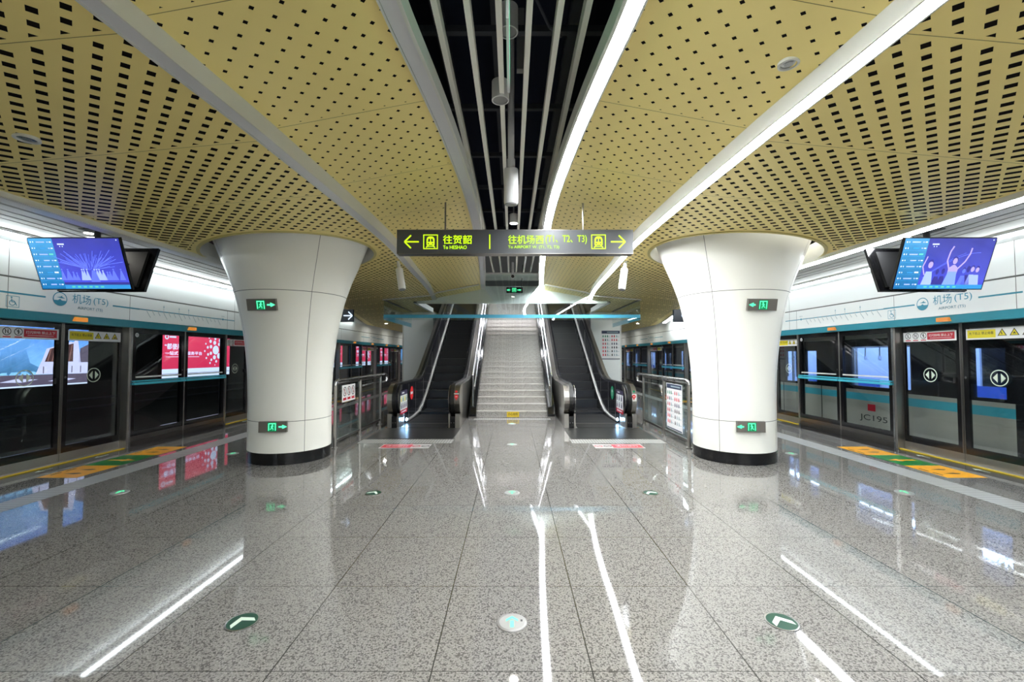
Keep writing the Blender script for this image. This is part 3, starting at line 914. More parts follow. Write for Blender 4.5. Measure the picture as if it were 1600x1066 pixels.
for s in (-1, 1):
    for z, off, W, H, lab in ((2.285, 30, .42, .165, 'upper'), (.56, 21, .385, .155, 'lower')):
        x, y, a = on_column(s, math.radians(-off if s < 0 else off), z, 0)
        # sign faces nearly down the platform, a little tangential to the column
        ax = a + PI / 2
        ux = Vector((math.cos(ax), math.sin(ax), 0))
        if ux.x < 0: ux = -ux
        slope = math.atan2(col_r(z + .08) - col_r(z - .08), .16)
        out = Vector((math.cos(a), math.sin(a), 0))
        up = Vector((out.x * math.sin(slope), out.y * math.sin(slope), math.cos(slope)))
        nz = ux.cross(up)
        m = Matrix.Identity(4)
        for r_ in range(3):
            m[r_][0], m[r_][1], m[r_][2] = ux[r_], up[r_], nz[r_]
        m[0][3], m[1][3], m[2][3] = x, y, z
        exit_sign('%s green exit sign on the %s white column, arrow pointing %s' % (lab, SIDE[s], 'right' if s < 0 else 'left'), m, W, H, 1 if s < 0 else -1)

# ------------------------------------------------------------------ hanging direction sign
def train_icon(mb, cx, cy, r, w, m, bg):
    t = r * .12
    for a in ((-r, r, -r, -r + t), (-r, r, r - t, r), (-r, -r + t, -r, r), (r - t, r, -r, r)):
        mb.rect(cx + a[0], cx + a[1], cy + a[2], cy + a[3], w, m)
    body = [(cx + x * r, cy + y * r) for x, y in ((-.55, -.45), (.55, -.45), (.55, .35), (.42, .62), (.2, .74), (-.2, .74), (-.42, .62), (-.55, .35))]
    mb.flat(body, w, m)
    mb.flat([(cx + x * r, cy + y * r) for x, y in ((-.38, .0), (-.06, .0), (-.06, .42), (-.3, .42))], w + .001, bg); mb.flat([(cx + x * r, cy + y * r) for x, y in ((.38, .0), (.06, .0), (.06, .42), (.3, .42))], w + .001, bg)
    mb.disc(cx - .3 * r, cy - .25 * r, .1 * r, w + .001, bg, 10); mb.disc(cx + .3 * r, cy - .25 * r, .1 * r, w + .001, bg, 10)
    mb.line(cx - .3 * r, cy - .45 * r, cx - .6 * r, cy - .8 * r, .14 * r, w, m); mb.line(cx + .3 * r, cy - .45 * r, cx + .6 * r, cy - .8 * r, .14 * r, w, m)
    mb.line(cx - .45 * r, cy - .63 * r, cx + .45 * r, cy - .63 * r, .1 * r, w, m)
Y0 = 5.63
k = Y0 / FPX
t = thing('direction_sign', 'long dark grey hanging sign with lime arrows, train symbols and 往贺韶 To HESHAO', 'sign', mat=frame('front', 0, Y0, 0))
X = lambda px: (px - 800) * k
Z = lambda py: CAMH + (HORIZ - py) * k
mb = MB(); mb.box(X(618.5), X(991), Z(395), Z(358), -.14, 0, 'signgrey'); mb.box(X(618.5), X(991), Z(358) , Z(358) + .006, -.14, .004, 'steeldk'); mb.box(X(618.5), X(991), Z(395) - .006, Z(395), -.14, .004, 'steeldk')
mb.build('sign_case', t)
w = .004
ZX = lambda zx: X(600 + zx / 3.902)      # from the 3.9x zoom of the sign
ZZ = lambda zy: Z(340 + zy / 3.902)
mb = MB(); arrow(mb, ZX(164), ZZ(143), X(800 + 11.3), -1, w, 'signyellow', .10); mb.build('arrow', t)
mb = MB(); arrow(mb, ZX(1432), ZZ(143), X(800 + 11.3), 1, w, 'signyellow', .10); mb.build('arrow', t)
for zx in (280, 1312):
    mb = MB(); train_icon(mb, ZX(zx), ZZ(143), X(800 + 11.5), w, 'signyellow', 'signgrey'); mb.build('train_symbol', t)
mb = MB(); put_text(mb, '往贺韶', ZX(357), ZX(533), ZZ(156), ZZ(102), w, 'signyellow', .018); put_text(mb, 'To HESHAO', ZX(357), ZX(502), ZZ(188), ZZ(166), w, 'signyellow', .016); mb.build('lettering', t)
mb = MB(); mb.rect(ZX(640), ZX(647), ZZ(188), ZZ(98), w, 'signyellow'); mb.build('divider', t)
mb = MB(); put_text(mb, '往机场西', ZX(757), ZX(975), ZZ(156), ZZ(102), w, 'signyellow', .018); put_text(mb, '(T1、T2、T3)', ZX(987), ZX(1240), ZZ(158), ZZ(102), w, 'signyellow', .012)
put_text(mb, 'To AIRPORT W. (T1, T2, T3)', ZX(757), ZX(1070), ZZ(189), ZZ(166), w, 'signyellow', .016); mb.build('lettering', t)
for px in (693.5, 913.5):
    mb = MB(); mb.tube([(X(px), Z(358), -.07), (X(px), z_in(.8) + .25, -.07)], .011, 'steeldk', 8); mb.build('hanging_rod', t)

# ------------------------------------------------------------------ suspended displays
def screen_left(mb, W, H, w):
    n = 8
    mb.rect(-W / 2, W / 2, -H / 2, H / 2, w, 'scrblue')
    mb.rect(-W / 2, -W / 2 + W * .265, -H / 2, H / 2, w + .001, 'scrpanel')
    mb.rect(-W / 2 + W * .265, W / 2, -H / 2, -H * .40, w + .001, 'scrbar')
SCR = {}
def grad(name, c0, c1, axis, a0, a1, st):
    n = NT(name)
    co = n.coords()
    t = n.m('DIVIDE', n.m('SUBTRACT', co[1 + axis], a0), a1 - a0)
    ns = n.n('ShaderNodeTexNoise'); ns.inputs['Scale'].default_value = 6; n.link(co[0], ns.inputs['Vector'])
    t = n.m('ADD', t, n.m('MULTIPLY', n.m('SUBTRACT', ns.outputs[0], .5), .5))
    t = n.m('MINIMUM', n.m('MAXIMUM', t, 0.0), 1.0)
    c = n.mix(t, c0, c1)
    n.link(c, n.b.inputs['Emission Color'])
    n.b.inputs['Base Color'].default_value = (.01, .01, .01, 1)
    n.b.inputs['Emission Strength'].default_value = st * 0.33
    n.b.inputs['Roughness'].default_value = .15
    return n.mat
M['scrblue'] = grad('stage_picture_blue', srgb(70, 78, 205), srgb(52, 56, 150), 1, -.25, .3, 1.0)
M['scrpanel'] = grad('timetable_blue', srgb(28, 108, 165), srgb(66, 150, 205), 1, -.3, .3, 1.0)
M['scrbar'] = emis('screen_footer_blue', srgb(50, 140, 205), .9)
M['scrlite'] = emis('screen_pale_blue', srgb(150, 170, 250), 1.0)
M['scrmid'] = emis('screen_mid_blue', srgb(92, 110, 232), 1.0)
M['scrdk'] = emis('screen_dark_blue', srgb(50, 48, 130), 1.0)
M['scrskin'] = emis('screen_pale_skin', srgb(165, 150, 205), 1.0)
M['scrdress'] = emis('screen_dress_blue', srgb(120, 150, 255), 1.0)
M['scrwhite'] = emis('screen_white_text', srgb(200, 215, 245), 1.0)
M['scrgreen'] = emis('screen_green_text', srgb(90, 190, 170), 1.0)
def display(s):
    sd = SIDE[s]
    t = thing('hanging_display', 'back-to-back tilted hanging screens on the %s, showing %s' % (sd, 'dancers in long dresses' if s < 0 else 'a dancer with raised arms'), 'screen', (s * 5.19, 5.4, 0), 'pairs of hanging timetable screens')
    W, H = 1.10, .625
    for face in (-1, 1):
        m = MB()
        m.box(-W / 2, W / 2, -H / 2, H / 2, -.035, 0, 'black'); m.box(-W * .42, W * .42, -H * .42, H * .38, -.07, -.035, 'blackmat')
        for j in range(9): m.box(-W * .25 + j * .06, -W * .25 + j * .06 + .02, -H * .1, H * .1, -.074, -.07, 'void')
        o = m.build('monitor', t)
        tilt = math.radians(19)
        # local z out: toward -Y (face=-1) tipped downward
        nz = Vector((0, face * math.cos(tilt), -math.sin(tilt)))
        ux = Vector((-face, 0, 0))
        up = nz.cross(ux)
        M4 = Matrix.Identity(4)
        for r in range(3): M4[r][0], M4[r][1], M4[r][2] = ux[r], up[r], nz[r]
        cy = -.205 if face < 0 else .2
        M4[0][3], M4[1][3], M4[2][3] = 0, cy, 2.672
        o.matrix_local = M4
        p = MB(); w = .0015; e = .012
        x0, x1, y0, y1 = -W / 2 + e, W / 2 - e, -H / 2 + e, H / 2 - e
        p.rect(x0, x1, y0, y1, w, 'scrblue')
        xm = x0 + (x1 - x0) * .265
        p.rect(x0, xm, y0, y1, w + .001, 'scrpanel'); p.rect(xm, x1, y0, y0 + .05, w + .001, 'scrbar')
        for r in range(8):
            yy = y1 - .05 - r * .072
            p.rect(x0 + .01, xm - .005, yy - .018, yy - .0155, w + .0016, 'scrbar')
            p.rect(x0 + .02, x0 + .035, yy, yy + .016, w + .002, 'scrwhite'); p.rect(x0 + .05, x0 + .06, yy, yy + .016, w + .002, 'scrwhite')
            p.rect(x0 + .09 + .03 * (r % 2), x0 + .19, yy, yy + .014, w + .002, 'scrbar' if r in (1, 5) else 'scrlite')
            if r % 3 == 2: p.rect(xm - .08, xm - .03, yy, yy + .018, w + .002, 'scrgreen' if r == 2 else 'scrwhite')
            else: p.rect(xm - .07, xm - .05, yy, yy + .014, w + .002, 'scrlite'); p.rect(xm - .04, xm - .015, yy, yy + .014, w + .002, 'scrwhite')
        p.rect(xm + .05, xm + .13, y1 - .075, y1 - .06, w + .002, 'scrwhite'); p.rect(xm + .07, xm + .08, y1 - .10, y1 - .088, w + .002, 'scrwhite'); p.rect(xm + .10, xm + .11, y1 - .10, y1 - .088, w + .002, 'scrwhite')
        p.disc(x1 - .03, y1 - .02, .007, w + .002, 'scrwhite', 10)
        for q in range(6): p.rect(xm + .08 + q * .07, xm + .12 + q * .07, y0 + .015, y0 + .034, w + .002, 'scrgreen')
        cxp = (xm + x1) / 2
        base = y0 + .115
        if s < 0:
            rr = random.Random(3)
            for q in range(60):      # branching tree of light
                a = PI * (.08 + .84 * rr.random()); L = .08 + .22 * rr.random()
                b = .02 + .06 * rr.random()
                X0, Y1_ = cxp - .03 + b * math.cos(a) * 2, base + .09 + b
                a2 = a + rr.uniform(-.3, .3)
                p.line(X0, Y1_, X0 + L * math.cos(a2) * 1.0, Y1_ + L * math.sin(a2) * .85, .0035 + .004 * rr.random(), w + .0012, 'scrmid')
            p.rect(xm, x1, y0 + .05, base - .035, w + .0013, 'scrdk')
            for i, (dx, hh, ww) in enumerate(((-.36, .14, .05), (-.29, .14, .07), (-.23, .10, .05), (-.19, .09, .04), (-.12, .14, .05), (-.095, .14, .045), (-.06, .14, .045), (.03, .14, .05), (.06, .14, .05), (.09, .14, .06), (.13, .12, .06), (.18, .10, .05), (.21, .10, .06), (.26, .14, .07), (.35, .14, .06))):
                m_ = 'scrlite' if abs(dx) < .14 else 'scrmid'
                X0 = cxp - .02 + dx
                p.flat([(X0 - ww * .6, base - .01), (X0 + ww * .6, base - .01), (X0 + ww * .12, base + hh * .75), (X0 - ww * .12, base + hh * .75)], w + .002, m_)
                p.disc(X0, base + hh * .85, .010, w + .0022, m_, 10)
            p.flat([(cxp - .06, base - .03), (cxp + .05, base - .03), (cxp + .02, base + .11), (cxp - .02, base + .11)], w + .0024, 'scrmid')
        else:
            def ln(pts, t_, m_, ww=w + .002):
                for a_, b_ in zip(pts, pts[1:]): p.line(a_[0], a_[1], b_[0], b_[1], t_, ww, m_)
            arc = [(cxp - .36 + .62 * i / 12, base + .02 + .30 * math.sin(PI * .5 * i / 12)) for i in range(13)]
            ln(arc, .005, 'scrmid', w + .0012); ln([(a_ + .03, b_ + .035) for a_, b_ in arc[:9]], .004, 'scrmid', w + .0012)
            for bx, sc, mm in ((-.30, .8, 'scrskin'), (.22, .62, 'scrskin'), (.28, .6, 'scrskin'), (.17, .6, 'scrdk'), (.12, .55, 'scrmid'), (-.2, .5, 'scrdk'), (-.13, .52, 'scrdk')):
                X0 = cxp + bx; Yb = y0 + .05
                p.flat([(X0 - .06 * sc - .015, Yb), (X0 + .06 * sc + .02, Yb), (X0 + .045 * sc, Yb + .20 * sc), (X0 - .045 * sc, Yb + .20 * sc)], w + .0014, 'scrlite' if mm == 'scrskin' else mm)
                p.disc(X0, Yb + .30 * sc, .036 * sc, w + .0016, mm, 14, .05 * sc)
                p.disc(X0, Yb + .33 * sc, .038 * sc, w + .0015, 'scrdk', 14, .05 * sc)
            X0 = cxp - .02; Yb = y0 + .05
            p.flat([(X0 - .085, Yb), (X0 + .075, Yb), (X0 + .05, Yb + .16), (X0 - .05, Yb + .16)], w + .0026, 'scrdress')
            p.flat([(X0 - .055, Yb + .13), (X0 + .055, Yb + .13), (X0 + .06, Yb + .20), (X0 + .012, Yb + .24), (X0 - .012, Yb + .24), (X0 - .06, Yb + .20)], w + .0025, 'scrskin')
            p.disc(X0, Yb + .295, .034, w + .003, 'scrdk', 16, .045); p.disc(X0, Yb + .285, .027, w + .0032, 'scrskin', 16, .037)
            ln([(X0 - .05, Yb + .19), (X0 - .095, Yb + .29), (X0 - .085, Yb + .40), (X0 - .06, Yb + .46)], .018, 'scrskin', w + .0027)
            ln([(X0 + .05, Yb + .19), (X0 + .12, Yb + .28), (X0 + .155, Yb + .37), (X0 + .16, Yb + .44)], .018, 'scrskin', w + .0027)
            ln([(X0 - .33, Yb + .12), (X0 - .37, Yb + .22), (X0 - .34, Yb + .34)], .014, 'scrskin', w + .0017)
        p.build('screen_picture', o)
        b_ = MB(); b_.box(W * .28, W * .33, -H / 2 + .01, -H / 2 + .03, 0, .002, 'greycase'); b_.build('badge', o)
    m = MB(); m.tube([(0, 0, 2.5), (0, 0, CAMH + 1.60)], .035, 'blackmat', 12); m.box(-.12, .12, -.12, .12, CAMH + 1.55, CAMH + 1.565, 'blackmat'); m.box(-.1, .1, -.14, .14, 2.62, 2.72, 'blackmat')
    m.build('ceiling_pole', t)
display(-1); display(1)

# ------------------------------------------------------------------ speakers, drums, exit sign in the slot
def speaker(label, top, joint, axis, L, r, pr):
    t = thing('pendant_speaker', label, 'speaker', (0, 0, 0), 'white cylindrical pendant speakers')
    top, joint = Vector(top), Vector(joint); ax = Vector(axis).normalized()
    m = MB(); m.tube([top, joint], pr, 'speaker', 14); m.build('hanging_pole', t, smooth=False)
    m = MB(); m.tube([joint + Vector((0, 0, .03)), joint, joint + ax * .1], pr * 1.25, 'speaker', 12); m.build('swivel', t)
    a = joint + ax * .07
    m = MB(); m.tube([a, a + ax * .01, a + ax * (L - .03), a + ax * L], [r * .92, r, r, r * .95], 'speaker', 28); m.build('speaker_body', t)
    b = a + ax * L
    m = MB(); m.tube([b, b + ax * .012], r * .86, 'greycase', 28); m.build('speaker_grille', t)
speaker('white pendant speaker on a long pole in the middle of the dark slot', (-.01, 4.5, 5.2), (-.01, 4.5, 3.60), (0, .10, -1), .36, .076, .034)
m = MB(); m.box(.05, .13, 4.42, 4.5, 4.55, 5.2, 'greycase'); tag(m.build('cable_trunking'), 'dark grey square trunking beside the top of the central speaker pole', 'trunking')
for s in (-1, 1):
    speaker('white pendant speaker tilted inward beside the %s column top' % SIDE[s], (s * 2.09, 7.9, 3.35), (s * 2.07, 7.9, 3.22), (-s * .20, -.20, -1), .40, .066, .026)
def drum(label, x, y, h, r, L, lit):
    t = thing('drum_downlight', label, 'ceiling light', (x, y, CAMH + h), 'white drum downlights in the ceiling slot')
    m = MB(); m.lathe([(0, L), (r, L), (r, 0), (r * .86, 0)], 'speaker', 32); m.build('drum_case', t)
    m = MB(); m.lathe([(r * .86, 0.0), (r * .84, .012), (0, .012)], 'lampwarm' if lit else 'greycase', 32); m.build('lens', t)
    m = MB(); m.tube([(0, 0, L), (0, 0, 5.2 - CAMH - h)], .012, 'greycase', 8); m.build('stem', t)
drum('unlit white drum lamp left of the central speaker pole', -.105, 3.85, 2.30, .078, .17, False)
drum('unlit white drum lamp highest in the slot, right above the hanging exit sign', -.03, 3.35, 2.55, .078, .2, False)
drum('glowing drum lamp in the slot just above the long direction sign', .03, 7.5, 2.30, .075, .16, True)
# tube with dark lens near the stairs
t = thing('ceiling_camera', 'white tubular camera with dark round lens hanging over the stairs', 'camera', (0.02, 10.9, CAMH + 2.0))
m = MB(); m.tube([(0, 0, 0), (0, .12, .02), (0, .30, .05)], .055, 'speaker', 20); m.build('camera_body', t)
m = MB(); m.tube([(0, -.008, -.002), (0, .0, 0)], .042, 'black', 20); m.build('lens', t)
m = MB(); m.tube([(0, .2, .05), (0, .2, .40)], .035, 'speaker', 12); m.build('stem', t)
# exit sign seen edge-on
t = thing('exit_sign', 'thin hanging sign seen edge-on near the top of the dark slot', 'exit sign', (-.022, 2.14, 0))
m = MB(); m.box(-.008, .008, 0, .62, 3.27, 3.47, 'speaker'); m.build('sign_case', t)
m = MB()
for q in (-.0086, .0086): m.poly([(q, .03, 3.29), (q, .59, 3.29), (q, .59, 3.45), (q, .03, 3.45)], 'exitgreen')
m.build('lit_face', t)
m = MB(); m.tube([(0, .08, 3.47), (0, .08, 5.2)], .006, 'steeldk', 6); m.tube([(0, .54, 3.47), (0, .54, 5.2)], .006, 'steeldk', 6); m.build('hanging_rod', t)
# exit sign over the stairs
t = exit_sign('small green exit sign hanging over the stairs in front of the bulkhead', frame('front', .075, 12.75, CAMH + 1.93), .48, .165, 1, 'blackmat')
m = MB(); m.tube([(.2, .08, -.0), (.24, .75, -.0)], .008, 'blackmat', 8); m.build('hanging_rod', t)
m = MB(); m.line(-.21, 0, -.13, 0, .03, .022, 'exitgreen'); m.flat([(-.23, 0), (-.18, -.035), (-.18, .035)], .022, 'exitgreen'); m.build('second_arrow', t)

# recessed ceiling speakers and downlights
def recessed(label, x, y, z, r, lens):
    t = thing('recessed_fitting', label, 'ceiling fitting', (x, y, z), 'round recessed ceiling fittings')
    m = MB(); m.lathe([(r, .012), (r, -.008), (r * .78, -.010), (r * .70, .004)], 'trim', 32); m.build('ring', t)
    m = MB(); m.lathe([(r * .72, -.001), (r * .4, -.004), (0, -.004)], lens, 32); m.build('lens', t)
recessed('round ceiling fitting in the right inner gold panel', 1.762, 2.712, z_in(1.762) - .004, .062, 'chrome')
recessed('round ceiling fitting in the left outer gold panel near the frame edge', -3.558, 3.14, z_out(3.558) - .004, .075, 'chrome')
recessed('glowing downlight in the left louvres beside the hanging screens', -5.34, 5.45, CAMH + 1.553, .07, 'lampwarm')
for s in (-1, 1):  # far row added to brighten the headers, built round one visible left lamp
    for i, y in enumerate((19.0, 22.0, 25.0, 28.5, 32.0)):
        recessed('glowing downlight in the row added along the far %s gold ceiling to light the header, %s one along' % (SIDE[s], ['first', 'second', 'third', 'fourth', 'fifth'][i]), s * 5.5, y, z_out(5.5) - .004, .09, 'lampfarfill')

# ------------------------------------------------------------------ glass smoke curtain
t = thing('smoke_curtain', 'clear glass smoke curtain with a teal stripe hanging round the stair opening', 'glass barrier', (0, 0, 0))
GY, GX, GB = 12.2, 3.6, CAMH + 1.0
def gtop(x): return (z_in(x) if abs(x) < 2.2 else z_out(x)) - .005
xs = [-3.6, -2.7, -1.8, -.9, 0, .9, 1.8, 2.7, 3.6]
for i in range(8):
    a, b = xs[i] + .004, xs[i + 1] - .004
    if abs(xs[i]) < .95 and abs(xs[i + 1]) < .95: ta = tb = CAMH + 2.30
    else: ta, tb = gtop(a), gtop(b)
    m = MB(); m.prism([(a, GB), (b, GB), (b, tb), (a, ta)], 'y', GY, GY + .012, 'glass'); m.build('glass_pane', t)
for s in (-1, 1):
    m = MB(); m.box(s * GX, s * (GX + .012), GY + .012, 15.6, GB, z_out(GX), 'glass'); m.build('glass_pane', t)
    m = MB(); m.box(s * (GX - .02), s * (GX + .03), GY, 15.6, z_out(GX) - .03, z_out(GX) + .002, 'steeldk'); m.build('ceiling_channel', t)
m = MB()
m.box(-GX, GX, GY - .002, GY - .0005, CAMH + 1.06, CAMH + 1.155, 'tealfilm')
for s in (-1, 1): m.box(s * (GX + .0125), s * (GX + .0135), GY, 15.6, CAMH + 1.02, CAMH + 1.155, 'tealfilm')
tag(m.build('teal_stripe', t), 'teal film stripe')
for s in (-1, 1):
    m = MB()
    P = [(s * x, GY - .03, gtop(x) - .02) for x in (.93, 1.5, 2.1)] + [(s * x, GY - .03, z_out(x) - .02) for x in (2.25, 3.0, 3.63)]
    m.tube(P, .022, 'trim', 6)
    m.build('ceiling_channel', t)

# ------------------------------------------------------------------ enclosure walls beside the escalators
for s in (-1, 1):
    m = MB(); m.box(s * 2.9, s * 4.03, 16.0, 24, 0, z_out(3.4), 'white'); m.box(s * 3.98, s * 4.03, 15.997, 16.0, 0, z_out(4.0), 'trim')
    struct(m.build('wall_%s_stair' % SIDE[s]))
def icons_poster(m, x0, x1, y0, y1, w, head='navy', foot='navy'):
    W, H = x1 - x0, y1 - y0
    m.box(x0, x1, y0, y1, w - .006, w, 'paper')
    m.rect(x0 + .02 * W, x1 - .02 * W, y1 - .11 * H, y1 - .01 * H, w + .001, head); m.rect(x0 + .3 * W, x1 - .1 * W, y1 - .075 * H, y1 - .045 * H, w + .002, 'greyprint')
    m.rect(x0 + .02 * W, x1 - .02 * W, y0 + .01 * H, y0 + .035 * H, w + .001, foot)
    rr = random.Random(8)
    for r in range(6):
        yy = y1 - H * (.19 + .128 * r)
        for c_, (u, mats) in enumerate(((.07, ('greenprint', 'red', 'red', 'redbright', 'redbright', 'redbright')), (.19, ('greenprint', 'ink', 'red', 'red', 'red', 'red')), (.30, ('greenprint',) + ('greyprint',) * 5), (.54, ('red', 'red', 'purple', 'ink', 'ink', 'ink')), (.66, ('red', 'redbright', 'navy', 'ink', 'greyprint', 'greyprint')), (.78, ('greyprint', 'red', 'navy', 'ink', 'greyprint', 'greyprint')))):
            xx = x0 + W * u
            m.disc(xx + .03 * W, yy + .022 * H, .022 * W, w + .001, mats[r], 8, .012 * H)
            m.rect(xx, xx + .06 * W, yy - .045 * H, yy + .010 * H, w + .001, mats[r])
        m.rect(x0 + .36 * W, x0 + .48 * W, yy - .03 * H, yy - .02 * H, w + .001, 'greyprint'); m.rect(x0 + .84 * W, x0 + .95 * W, yy - .03 * H, yy - .02 * H, w + .001, 'greyprint')
t = thing('notice_poster', 'white notice poster with navy heading on the wall right of the escalators', 'poster', mat=frame('front', 0, 15.99, 0))
m = MB(); k2 = 15.99 / FPX
icons_poster(m, (939.5 - 800) * k2, (969 - 800) * k2, CAMH + (HORIZ - 562) * k2, CAMH + (HORIZ - 516.5) * k2, .008); m.build('poster_sheet', t)

# ------------------------------------------------------------------ staircase
t = thing('staircase', 'grey granite staircase rising between the two escalators', 'stairs', (0, 11.1, 0))
RI, TR, SW = .155, .277, .90
step_me = None
for i in range(30):
    if step_me is None:
        m = MB()
        m.box(-SW, SW, 0.012, TR + .03, 0, RI - .03, 'granite_step'); m.box(-SW, SW, 0, TR + .012, RI - .03, RI, 'granite_step')
        m.box(-SW, -.003, -.001, .03, RI - .006, RI + .0008, 'granite_nose'); m.box(.003, SW, -.001, .03, RI - .006, RI + .0008, 'granite_nose')
        m.box(-.003, .003, -.0012, TR, .0, RI + .0004, 'seam')
        for x in (-.42, .42): m.disc(x, .07, .018, RI + .002, 'chrome', 10); m.poly([(x - .014, .0115, .05), (x + .014, .0115, .05), (x + .014, .0115, .075), (x - .014, .0115, .075)], 'granite_nose')
        step = m.build('step', t); step_me = step
    else:
        step = step_me.copy(); COL.objects.link(step); step.parent = t
    step.location = (0, i * TR, i * RI)
m = MB(); m.prism([(0.3, -.0), (30 * TR, 30 * RI - .2), (30 * TR, 0)], 'x', -SW, SW, 'granite_step'); m.build('stair_base', t)
SL = RI / TR
for s in (-1, 1):
    m = MB(); m.prism([(-.12, 0), (-.12, .10), (.0, .26), (30 * TR, 30 * RI + .26), (30 * TR, 0)], 'x', s * .905, s * 1.08, 'black'); m.build('stringer', t)
    m = MB(); m.box(s * .90, s * 1.09, -.13, -.05, .0, .045, 'steeldk'); m.build('stringer_foot', t)
    h = thing('stair_handrail', 'twin-bar stainless handrail on the %s side of the granite stairs' % SIDE[s], 'handrail', (s * 1.0, 11.1, 0), 'stainless stair handrails')
    for hh, dx, r in ((.98, 0, .024), (.70, -s * .05, .018)):
        m = MB(); y0 = .05
        m.tube([(dx, y0 - .1, .14 + hh - .12), (dx, y0 - .12, .14 + hh - .05), (dx, y0 - .05, .14 + hh), (dx, 8.2, .14 + hh + 8.2 * SL)], r, 'chrome', 10); m.build('handrail_bar', h)
    for j in range(7):
        y = .08 + j * 1.25
        m = MB(); m.tube([(0, y, .2 + y * SL), (0, y, 1.12 + y * SL)], .020, 'chrome', 10); m.tube([(0, y, .2 + y * SL), (0, y, .25 + y * SL)], .036, 'chrome', 12); m.tube([(0, y, .86 + y * SL), (-s * .05, y, .86 + y * SL)], .010, 'chrome', 8)
        m.build('post', h)
    for j in range(6):
        y = .14 + j * 1.25; y2 = y + 1.13
        m = MB(); m.prism([(y, .30 + y * SL), (y2, .30 + y2 * SL), (y2, 1.02 + y2 * SL), (y, 1.02 + y * SL)], 'x', -.005, .005, 'railglass'); m.build('glass_pane', h)
# yellow riser notice
t = thing('step_notice', 'small yellow 小心台阶 notice on the lowest stair riser', 'sign', mat=frame('front', 0, 11.1, 0))
m = MB(); m.box(-.13, .18, .015, .15, 0, .004, 'lineyellow'); put_text(m, '小心台阶', -.10, .15, .055, .125, .005, 'ink', .02); m.build('notice_sheet', t)
m = MB(); m.rect(-.95, .95, 10.72, 10.98, .0012, 'tactilex'); o = m.build('tactile_strip'); tag(o, 'pale grooved tactile strip at the foot of the granite stairs', 'floor strip')

